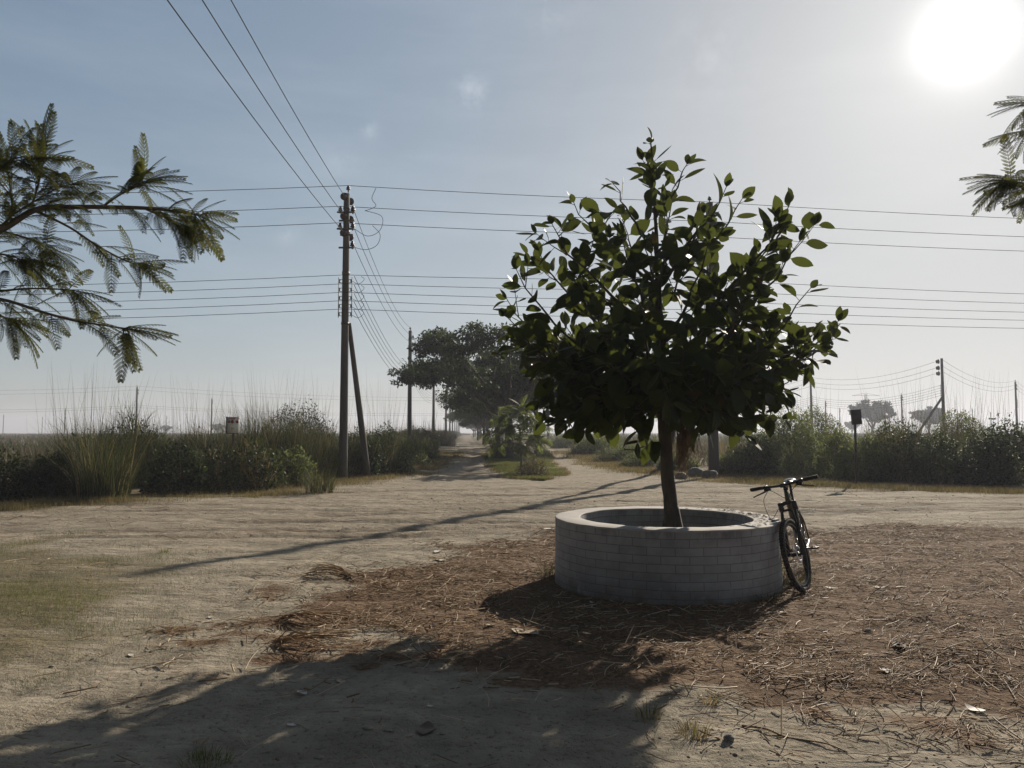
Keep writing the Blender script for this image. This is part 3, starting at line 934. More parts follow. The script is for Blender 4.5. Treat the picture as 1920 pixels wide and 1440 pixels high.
# ------------------------------------------------------------------ the avenue of spreading trees on the strip between the tracks
def spreading_tree(name, seed, base, H, Rr, label, fork=.30, skew=(0, 0), clusters=210, per=62, leaf=(.10, .19), group=None, limbs=6):
    rs = np.random.default_rng(seed); rr = random.Random(seed)
    base = np.asarray(base, float)
    t = thing(name, base, label, 'tree', group)
    tk = MB(); br = MB(); lf = MB()
    hf = H * fork
    fk = base + np.array([skew[0] * .06 + rr.uniform(-.1, .1), 0, hf])
    tr0 = .030 * H
    tk.tube(smooth_path([base - [0, 0, .1], base + (fk - base) * .5 + rs.normal(0, .05, 3), fk], 5), np.linspace(tr0 * 1.25, tr0 * .85, 11), 9)
    ends = []
    for i in range(limbs):
        a = 6.283 * (i + rr.uniform(-.3, .3)) / limbs
        out = Rr * rr.uniform(.6, .95)
        e = fk + np.array([math.cos(a) * out + skew[0] * .5, math.sin(a) * out + skew[1] * .5, (H - hf) * rr.uniform(.55, .82)])
        mid = fk + (e - fk) * .45 + np.array([0, 0, (H - hf) * .14])
        p = curve3(fk, mid, e, 9) + np.concatenate([np.zeros((1, 3)), rs.normal(0, .09, (8, 3))])
        br.tube(p, np.linspace(tr0 * .55, tr0 * .12, 9), 6)
        for j in range(7):
            k = rr.randint(3, 8); q = p[k]
            a2 = a + rr.uniform(-1.5, 1.5)
            ln = Rr * rr.uniform(.2, .45)
            e2 = q + np.array([math.cos(a2) * ln, math.sin(a2) * ln, (H - hf) * rr.uniform(.05, .33)])
            e2[2] = min(e2[2], base[2] + H * (1 - .25 * (math.hypot(*(e2 - fk)[:2]) / Rr) ** 2))
            p2 = curve3(q, q + (e2 - q) * .5 + rs.normal(0, .12, 3), e2, 5)
            br.tube(p2, np.linspace(tr0 * .2, tr0 * .05, 5), 4)
            ends += [p2[3], p2[4], p2[4], p2[2]]
        ends += [p[7], p[8], p[8]]
    ends = np.array(ends)
    idx = rs.integers(0, len(ends), clusters)
    cc = ends[idx] + rs.normal(0, 1, (clusters, 3)) * np.array([Rr * .085, Rr * .085, H * .03])
    cr = rs.uniform(.32, .75, clusters) * Rr / 5.5
    n = clusters * per
    ci = np.repeat(np.arange(clusters), per)
    u = nrmz(rs.normal(0, 1, (n, 3))) * (rs.uniform(.15, 1, n) ** .5)[:, None]
    pos = cc[ci] + u * cr[ci][:, None] * np.array([1, 1, .5])
    d = nrmz(u * [1, 1, .4] + rs.normal(0, .6, (n, 3)) + [0, 0, -.15])
    nn = np.array([0, 0, 1.0]) + rs.normal(0, .5, (n, 3))
    lf.scatter(DIAM[0], DIAM[1], frames(d, nn), pos, rs.uniform(leaf[0], leaf[1], n) * 1.25)
    tk.build('trunk', M['bark'], t, smooth=True)
    br.build('branches', M['bark'], t)
    lf.build('crown', M['rain_leaf'], t)
    return t


def avenue():
    g = 'trees on the strip between the two tracks'
    A = spreading_tree('rain_tree', 11, G(955, 862), 7.7, 5.7, 'nearest and largest wide-crowned tree of the avenue, left of the planted tree', .33, (-.5, 0), 360, 95, group=g, limbs=8)
    B = spreading_tree('rain_tree', 12, G(934, 851), 7.4, 6.0, 'second wide-crowned avenue tree, its slim trunk just left of the nearest', .36, (-1.0, 0), 320, 80, (.13, .24), group=g, limbs=6)
    Cc = spreading_tree('rain_tree', 13, G(1008, 853), 6.8, 5.5, 'avenue tree half hidden behind the left side of the planted tree crown', .3, (1.0, 0), 320, 80, (.13, .24), group=g)
    protos = [B, Cc, A]
    lab = ['third', 'fourth', 'fifth', 'sixth', 'seventh', 'eighth', 'ninth', 'tenth', 'eleventh', 'twelfth', 'thirteenth', 'fourteenth']
    ys = [66, 78, 92, 106, 122, 140, 162, 188, 220, 258, 300, 350]
    for i, y in enumerate(ys):
        x = np.interp(y, mLy, mLx) + 1.7 + .9 * math.sin(i * 2.1)
        dup(protos[i % 3], (x, y, 0), i * 1.7 + 2, .78 + .14 * math.sin(i * 1.3), 'hazy %s tree of the avenue counted from the nearest, along the middle strip' % lab[i])
    # two pale trees far off in the right-hand fields, and a few on the left
    D_ = spreading_tree('round_tree', 31, (P(1637, 812, 235)[0], 235, 0), 11.5, 5.0, 'rounded bluish tree far off in haze, right of the dark sign board', .2, (0, 0), 300, 60, (.35, .7), group='far trees in the haze', limbs=9)
    for k, (px, d, hpx, lb) in enumerate(((1637, 235, 60, 'rounded bluish tree far off in haze, right of the dark sign board'), (1741, 250, 48, 'pale hazy tree far off just left of the braced pole'), (1598, 330, 22, 'low bluish tree on the horizon left of the dark sign board'), (408, 420, 16, 'small misty tree on the left horizon beside the white sign'), (312, 460, 13, 'tiny misty tree on the left horizon between two far poles'), (1050, 380, 26, 'misty tree at the end of the right-hand track'))):
        h = 1.6 + hpx * d / F
        if k: dup(D_, (P(px, 812, d)[0], d, 0), k * 1.1, h / 11.5, lb, 'far trees in the haze')


avenue()


def sapling():
    b = G(974, 886)
    top = b + np.array([.05, 0, 2.3])
    limbs = []
    for i in range(13):
        a = i * 2.4; z = .95 + 1.3 * i / 12
        q = b + np.array([.02, 0, z]); ln = random.uniform(.55, 1.15) * (1.2 - .4 * i / 12)
        e = q + np.array([math.cos(a) * ln, math.sin(a) * ln, random.uniform(-.1, .35)])
        limbs.append(([q, q + (e - q) * .5 + [0, 0, .12], e], .012, .005, 5, 6))
    limbs.append(([b + [.02, 0, 1.6], top, top + [.05, 0, .25]], .015, .005, 4, 7))
    feather_tree('young_tree', b, 'small feathery sapling at the near tip of the middle strip', [b, b + [.08, 0, .5], b + [.02, 0, 1.1], b + [.03, 0, 2.2]], limbs, None, 29, frond=FROND_LO, size=(.4, .65), tr=(.045, .02), dens=3.0, leaf='bush_light')


sapling()


# ------------------------------------------------------------------ utility poles and their wires
PM = np.array([-5.42, 24.8, 0.0])          # corner pole on the left, with a slanting strut
PR = np.array([7.05, 27.0, 0.0])           # pole right behind the planted tree
SEP = nrmz(PR - PM)                        # run of the crossing line
UP3 = (9.62, 8.93, 8.38)                   # heights of the three upper wires
LO5 = (6.62, 6.33, 6.05, 5.78, 5.51)       # and the five lower ones


def disc_insulator(mb, p, d, s=1.0):
    """A stack of porcelain discs along direction d."""
    R = frames(np.array([d]), np.array([[0.1, .2, 1.0]]))[0][:, [0, 2, 1]]
    mb.lathe([(.0, -.02), (.03, -.02), (.035, .0), (.125, .03), (.13, .045), (.06, .07), (.045, .1), (.1, .125), (.1, .14), (.04, .16), (0, .19)], 14, p, R @ np.diag([s, s, s]))


def pin_insulator(mb, p, s=1.0):
    mb.lathe([(0, -.03), (.02, -.03), (.02, .05), (.07, .06), (.075, .085), (.045, .1), (.062, .125), (.062, .14), (.035, .15), (.04, .18), (.03, .2), (0, .205)], 12, p, np.diag([s, s, s]))


def utility_pole(base, h, r0, r1, label, group=None, mat='pole', corner=False, side=1.0, lo=True, cat='utility pole', seg=16):
    base = np.asarray(base, float)
    t = thing('utility_pole', base, label, cat, group)
    s = MB(); zz = np.linspace(-.3, h, 9)
    s.tube(np.stack([np.full(9, base[0]), np.full(9, base[1]), base[2] + zz], -1), np.linspace(r0, r1, 9), seg)
    s.build('shaft', M[mat], t, smooth=False if seg < 9 else True)
    k = h / 9.6
    rack = MB()
    rr = lambda z: r0 + (r1 - r0) * z / h
    if lo:
        z0, z1 = 5.4 * k, 6.75 * k
        for z in LO5:
            z *= k
            x = rr(z) + .07
            for sd in ((-1, 1) if corner else (side,)):
                sp = MB()
                sp.lathe([(0, -.04), (.022, -.04), (.028, -.028), (.016, -.008), (.016, .008), (.028, .028), (.022, .04), (0, .04)], 10, base + [sd * x, -.03, z])
                sp.build('spool_insulator', M['insul'], t, smooth=True)
        for sd in ((-1, 1) if corner else (side,)):
            x = base[0] + sd * (rr(6 * k) + .10)
            rack = MB()
            rack.box((x, base[1] - .03, base[2] + (z0 + z1) / 2), (.016, .05, z1 - z0))
            for z in LO5:
                rack.box((base[0] + sd * (rr(6 * k) + .03), base[1] - .03, base[2] + z * k + .055), (.15, .03, .014))
                rack.box((base[0] + sd * (rr(6 * k) + .03), base[1] - .03, base[2] + z * k - .055), (.15, .03, .014))
            rack.build('steel_rack', M['iron'], t)
    for z in ((8.3 * k, 9.1 * k, 6.9 * k, 5.2 * k) if corner else (8.8 * k, 6.9 * k)):
        rack = MB(); rack.lathe([(rr(z) + .001, -.04), (rr(z) + .012, -.04), (rr(z) + .012, .04), (rr(z) + .001, .04)], 16, base + [0, 0, z]); rack.build('clamp_band', M['iron'], t)
    return t, rr


def build_poles():
    t, rr = utility_pole(PM, 9.35, .145, .098, 'tall corner power pole with a slanting prop and many insulators, at the left bushes', 'power poles', corner=True)
    # top pin, side pins and the three big strain discs facing the line that comes over our heads
    for z, x in ((9.42, .05), (8.72, -.2), (8.17, -.2)):
        m = MB(); pin_insulator(m, PM + [x, -.02, z]); m.build('pin_insulator', M['insul'], t, smooth=True)
    for z, x in ((8.72, .2), (8.17, .2), (7.55, .2)):
        m = MB(); pin_insulator(m, PM + [x, 0.02, z], 1.15); m.build('pin_insulator', M['insul'], t, smooth=True)
    for z in (9.2, 8.55, 8.0):
        m = MB(); disc_insulator(m, PM + [-.04, -.16, z], (.06, -1, -.03), 1.0); m.build('strain_insulator', M['insul'], t, smooth=True)
    for z in (9.15, 8.55, 7.95):
        m = MB(); disc_insulator(m, PM + [.08, .14, z], (-.07, 1, -.02), 1.0); m.build('strain_insulator', M['insul'], t, smooth=True)
    for z, w in ((8.7, .56), (8.42, .5), (8.15, .56), (7.95, .42), (7.53, .5)):
        ar = MB(); ar.box(PM + [0 if w > .5 else .04, -.13, z], (w, .05, .05)); ar.build('cross_bracket', M['iron'], t)
    # looped jumpers from the through wires to the line along the track
    for pts in (((.95, 9.55), (.82, 9.2), (.95, 8.95), (.6, 8.78)), ((.6, 8.8), (1.15, 8.6), (1.1, 8.15), (.7, 7.95), (.24, 8.2)), ((.85, 8.3), (1.1, 8.0), (1.0, 7.65), (.65, 7.5), (.24, 7.58))):
        m = MB(); m.tube(smooth_path([PM + [x, .02, z] for x, z in pts], 6), .009, 5); m.build('jumper_wire', M['wire'], t)
    for z in LO5:
        m = MB(); m.tube(smooth_path([PM + [x, .03, z + dz] for x, dz in ((.2, -.16), (.42, -.25), (.6, -.1), (.5, .0))], 5), .007, 4); m.build('jumper_wire', M['wire'], t)
    st = MB(); a = PM + [.1, .12, 5.1]; b = np.array([PM[0] + .62, PM[1] + 1.1, -.2])
    st.tube(np.linspace(a, b, 6), np.linspace(.075, .12, 6), 12); st.build('strut', M['pole'], t, smooth=True)
    # pole behind the planted tree, also with a strut to its rear left
    t2, _ = utility_pole(PR, 9.7, .19, .13, 'dark concrete power pole directly behind the planted tree, stones at its foot', 'power poles', corner=True)
    for z, x in ((9.75, 0), (8.75, .2), (8.2, .2)):
        m = MB(); pin_insulator(m, PR + [x, -.02, z]); m.build('pin_insulator', M['insul'], t2, smooth=True)
    st = MB(); a = PR + [-.1, .1, 5.6]; b = np.array([5.75, 30.3, -.2])
    st.tube(np.linspace(a, b, 6), np.linspace(.085, .14, 6), 10); st.build('strut', M['pole'], t2, smooth=True)
    # the row along the left track
    ordn = ['second', 'third', 'fourth', 'fifth', 'sixth', 'seventh', 'eighth', 'ninth', 'tenth', 'eleventh']
    proto, _ = utility_pole((0, 0, 0), 9.7, .2, .13, 'x', 'power poles', side=1.0)
    for z, x in ((9.75, 0), (9.05, .22), (8.5, .22)):
        m = MB(); pin_insulator(m, np.array([x, 0, z]), 1.3); m.build('pin_insulator', M['insul'], proto, smooth=True)
    for z in (9.0, 8.45): m = MB(); m.box((.1, -.14, z), (.5, .06, .07)); m.build('cross_bracket', M['iron'], proto)
    row = []
    for i, y in enumerate((61.6, 99, 137, 176, 215, 256, 300, 350, 405, 470)):
        x = (-8.2, -10.1, -11.75, -14.2, -16.6, -19.0, -21.6, -24.6, -28.0, -32)[i]
        p = np.array([x, y, 0]); row.append(p)
        lab = '%s pole of the line along the left track, counted from the corner pole' % ordn[i]
        if i == 0:
            proto.location = p; proto['label'] = 'second pole of the left track line, leaves of the avenue tree crossing its top'
        else: dup(proto, p, 0, 1.0, lab, 'power poles')
    # row along the right-hand track
    dup(proto, (6.95, 64, 0), .1, .96, 'power pole by the right-hand track, seen below the left half of the planted tree crown', 'power poles')
    dup(proto, (4.9, 104, 0), .1, .96, 'second hazy pole along the right-hand track behind the planted tree', 'power poles')
    # far lines out in the fields
    far = ((1522, 707, 'slim hazy pole right of the planted tree, first left of the dark sign board'), (1549, 755, 'short far pole just left of the dark sign board'), (1692, 742, 'thin far pole between the dark sign board and the braced pole'), (1907, 718, 'hazy pole at the right edge of the photo'),
           (255, 728, 'slim pole over the left grass mound, the tallest of the left far poles'), (396, 750, 'thin far pole among reeds left of the white sign'), (312, 782, 'tiny far pole right of the tallest left far pole'), (121, 768, 'thin far pole above the left mound beside its tallest reeds'), (79, 784, 'tiny far pole over the mauve grass at far left'), (230, 777, 'tiny far pole just left of the tallest left far pole'),
           (1575, 768, 'tiny pole on the horizon right of the slim hazy pole, left of the board'), (1660, 764, 'tiny pole in front of the hazy trees right of the dark board'), (1288, 745, 'hazy pole seen just right of the planted trunk'), (6, 780, 'tiny hazy pole at the left edge of the photo'), (1668, 770, 'tiny pole beside the rounded bluish tree'), (1824, 768, 'tiny hazy pole right of the braced pole'), (1858, 775, 'tiny hazy pole halfway from the braced pole to the right edge'))
    farp = {}
    for px, py, lab in far:
        d = 8.15 * F / (812 - py)
        p = np.array([P(px, 800, d)[0], d, 0]); farp[px] = p
        dup(proto, p, random.uniform(-.3, .3), 1.0, lab, 'far power poles')
    # braced terminal pole on the right
    d = 8.15 * F / (812 - 672); pb = np.array([P(1770, 800, d)[0], d, 0])
    t3, _ = utility_pole(pb, 9.6, .19, .13, 'braced pole above the right bushes with three dark insulators on its left', 'far power poles', mat='pole_steel', side=-1.0)
    for z in (9.25, 8.55, 7.95):
        m = MB(); disc_insulator(m, pb + [-.3, 0, z], (-1, 0, -.08), 2.0); m.build('strain_insulator', M['insul'], t3, smooth=True)
    m = MB(); m.tube([pb + [-.1, 0, 5.3], pb + [-3.6, .5, .0]], .13, 8); m.build('strut', M['pole_steel'], t3)
    return row, farp, pb


ROW, FARP, PB = build_poles()


def span(a, b, sag, n=14):
    t = np.linspace(0, 1, n)[:, None]
    p = np.asarray(a) * (1 - t) + np.asarray(b) * t
    p[:, 2] -= 4 * sag * (t * (1 - t))[:, 0]
    return p


def wires():
    ordn3 = ('top', 'middle', 'lowest'); ordn5 = ('topmost', 'second', 'third', 'fourth', 'lowest')

    def wire(spans, r, label, group):
        m = MB(); pts = np.concatenate([s if i == 0 else s[1:] for i, s in enumerate(spans)])
        m.tube(pts, r, 5)
        o = m.build('power_line', M['wire'], base=pts[0])
        tag(o, label, 'wire', group)
    left = PM - SEP * 36 + np.array([0, 4.5, 0]); right = PR + SEP * 36 + np.array([0, -1.5, 0])
    for i, z in enumerate(UP3):
        off = np.array([0.05 if i == 0 else -.2, -.02, 0])
        zr = z + .12
        wire([span(left + off + [0, 0, z], PM + off + [0, 0, z], .55), span(PM + off + [0, 0, z], PR + off + [0, 0, zr], .06, 6), span(PR + off + [0, 0, zr], right + off + [0, 0, z + .5], .3)], .0095, '%s of the three upper wires running across the sky at the corner pole' % ordn3[i], 'crossing wires')
    for i, z in enumerate(LO5):
        zr = z + (.28, .18, .1, .05, 0)[i]
        off = np.array([-.0, -.2, 0])
        wire([span(left + off + [0, 0, z], PM + off + [0, 0, z], .55), span(PM + off + [0, 0, z], PR + off + [0, 0, zr], .05, 6), span(PR + off + [0, 0, zr], right + off + [0, 0, z + .45], .3)], .0085, '%s of the five lower wires running across the sky at the corner pole' % ordn5[i], 'crossing wires')
    back = np.array([-3.1, -14, 0])
    for i, z in enumerate((9.2, 8.55, 8.0)):
        wire([span(PM + [-.02, -.35, z], back + [(.2, 0, -.35)[i], 0, z + .35], .75, 20)], .0095, '%s of three wires sweeping from the corner pole out over the viewer' % ('rightmost', 'middle', 'leftmost')[i], 'wires overhead')
    pts = [PM] + ROW[:5]
    for i, z in enumerate((9.15, 8.55, 7.95)):
        ss = []
        for k in range(len(pts) - 1):
            a = pts[k] + ([.08, .3, z] if k == 0 else [(0, .22, .22)[i], 0, (9.95, 9.25, 8.7)[i]]); b = pts[k + 1] + [(0, .22, .22)[i], 0, (9.95, 9.25, 8.7)[i]]
            ss.append(span(a, b, .75))
        wire(ss, .010, '%s of three upper wires following the left track from pole to pole' % ordn3[i], 'wires along the left track')
    for i, z in enumerate(LO5):
        ss = []
        for k in range(len(pts) - 1):
            a = pts[k] + [.28, .0, z]; b = pts[k + 1] + [.28, 0, z]
            ss.append(span(a, b, .8))
        wire(ss, .009, '%s of five lower wires following the left track from pole to pole' % ordn5[i], 'wires along the left track')
    a, b = FARP[1522], PB
    far_left = a + (a - b) * np.array([1.2, 1.1, 0])
    for i, z in enumerate((9.2, 8.5, 7.9)):
        wire([span(far_left + [0, 0, z], a + [0, 0, z + .3], .8), span(a + [0, 0, z + .3], b + [-.8, 0, z], 1.0)], .016, '%s of three thin wires strung left from the braced pole' % ordn3[i], 'far wires')
    for i, z in enumerate(LO5):
        wire([span(far_left + [0, 0, z], a + [.2, 0, z], .8), span(a + [.2, 0, z], b + [-.3, 0, z], 1.0)], .014, '%s of five faint low wires left of the braced pole' % ordn5[i], 'far wires')
    a, b = FARP[1907], PB
    for i, z in enumerate((9.9, 9.2, 8.6)):
        c = a + (a - b) * 1.2
        wire([span(b + [0, 0, z - .4], a + [0, 0, z], 1.2), span(a + [0, 0, z], c + [0, 0, z], 1.2)], .015, '%s of three faint wires right of the braced pole' % ordn3[i], 'far wires')
    a = FARP[255]; c = a + np.array([-60, -8, 0]); e = a + np.array([70, 40, 0])
    for i, z in enumerate((9.9, 9.2, 6.4, 6.0)):
        wire([span(c + [0, 0, z], a + [0, 0, z], 1.0), span(a + [0, 0, z], e + [0, 0, z], 1.0)], .014, '%s of four faint wires at the far slim pole over the left mound' % ('topmost', 'second', 'third', 'lowest')[i], 'far wires')


wires()


def pylon():
    d = 560; b = np.array([P(1625, 800, d)[0], d, 0.0]); H = 29
    t = thing('lattice_pylon', b, 'ghostly lattice pylon in the haze above the rounded bluish tree', 'pylon')
    m = MB()
    w = lambda z: 2.6 * (1 - z / H) ** 1.2 + .5
    zs = np.linspace(0, H, 8)
    for sx in (-1, 1):
        for sy in (-1, 1):
            m.tube([b + [sx * w(z), sy * w(z), z] for z in zs], .16, 4)
    for i in range(7):
        for sy in (-1, 1):
            m.tube([b + [-w(zs[i]), sy * w(zs[i]), zs[i]], b + [w(zs[i + 1]), sy * w(zs[i + 1]), zs[i + 1]]], .1, 3)
            m.tube([b + [w(zs[i]), sy * w(zs[i]), zs[i]], b + [-w(zs[i + 1]), sy * w(zs[i + 1]), zs[i + 1]]], .1, 3)
    m.build('tower', M['iron'], t)
    for z, l in ((H - 1, 10), (H - 6, 8)):
        a = MB(); a.tube([b + [-l, 0, z], b + [l, 0, z]], .18, 4); a.tube([b + [-l, 0, z], b + [0, 0, z + 1.8], b + [l, 0, z]], .14, 4); a.build('cross_arm', M['iron'], t)


pylon()


# ------------------------------------------------------------------ bushes, reeds, grasses
def bush(name, base, rx, ry, h, label, cat, n=6000, blades=1500, leaf=(.06, .12), lm='bush_leaf', gm='grass_blade', bl=(.35, .8), group=None, seed=0, bw=.014, upb=.25, lump=.3):
    rs = np.random.default_rng(seed + 100)
    base = np.asarray(base, float)
    t = thing(name, base, label, cat, group)

    def dome(n, lo=.55):
        az = rs.uniform(0, 2 * math.pi, n); ct = rs.uniform(0, 1, n) ** 1.15
        st = np.sqrt(1 - ct ** 2)
        lum = 1 - lump + 2 * lump * fbm(az * 2.2 + 50 + seed, ct * 3 + seed * 3.1, seed, 3)
        rr = (1 - (1 - lo) * rs.uniform(0, 1, n) ** 2) * lum
        u = np.stack([st * np.cos(az), st * np.sin(az), ct], -1)
        return base + u * rr[:, None] * np.array([rx, ry, h]), u
    st = MB()
    for i in range(16):
        p, u = dome(1, .8)
        q = base + np.array([rs.uniform(-.3, .3) * rx, rs.uniform(-.3, .3) * ry, -.05])
        st.tube(curve3(q, q + (p[0] - q) * [.3, .3, .7], p[0], 5), np.linspace(.016, .004, 5), 4, False)
    st.build('stems', M['stem'], t)
    if n:
        p, u = dome(n)
        d = nrmz(u * [1, 1, .5] + rs.normal(0, .7, (n, 3)))
        nn = u + rs.normal(0, .6, (n, 3)) + [0, 0, .5]
        f = MB(); f.scatter(DIAM[0], DIAM[1], frames(d, nn), p, rs.uniform(leaf[0], leaf[1], n))
        f.build('foliage', M[lm], t)
    if blades:
        p, u = dome(blades, .5)
        p[:, 2] = np.maximum(p[:, 2] - rs.uniform(.0, .5, blades) * h, base[2])
        az = np.arctan2(u[:, 1], u[:, 0]) + rs.normal(0, .6, blades)
        g = MB(); ribbons(g, p, az, rs.uniform(.0, .5, blades) + .2, rs.uniform(bl[0], bl[1], blades), rs.uniform(.6, 1.3, blades) * bw, rs.uniform(.6, 2.0, blades))
        k = int(blades * upb * .25)
        p, u = dome(k, .7)
        ribbons(g, p, rs.uniform(0, 6.28, k), np.abs(rs.normal(0, .2, k)), rs.uniform(.5, 1.1, k), np.full(k, bw * .6), rs.uniform(0, .6, k))
        g.build('grass_blades', M[gm], t)
    return t


def reed_clump(base, r, label, n=260, L=(.8, 1.7), stalks=26, SL=(1.9, 3.1), cat='tall grass', group=None, seed=0, gm='grass_blade', w=.013, plume=True):
    rs = np.random.default_rng(seed + 500)
    base = np.asarray(base, float)
    t = thing('reed_clump', base, label, cat, group)
    g = MB()
    a = rs.uniform(0, 6.28, n); q = np.sqrt(rs.uniform(0, 1, n)) * r
    b = base + np.stack([q * np.cos(a), q * np.sin(a), np.full(n, -.03)], -1)
    ribbons(g, b, a + rs.normal(0, .8, n), np.abs(rs.normal(.1, .16, n)), rs.uniform(*L, n), rs.uniform(.7, 1.3, n) * w, rs.uniform(.1, 1.2, n) ** 1.3, 5)
    g.build('blades', M[gm], t)
    s = MB(); k = stalks
    if k:
        a = rs.uniform(0, 6.28, k); q = np.sqrt(rs.uniform(0, 1, k)) * r
        b = base + np.stack([q * np.cos(a), q * np.sin(a), np.full(k, 0.0)], -1)
        ln = rs.uniform(*SL, k); lean = np.abs(rs.normal(.04, .09, k)); dr = np.abs(rs.normal(0, .12, k))
        ribbons(s, b, a, lean, ln, np.full(k, w * .85), dr, 5)
        ribbons(s, b, a, lean, ln, np.full(k, w * .85), dr, 5, twist=0 * a + 1.2)
        s.build('stalks', M['dry_reed'], t)
    return t


def base_of(px, py): return G(px, py)


def hgt(top, d): return CAMH + (812 - top) * d / F


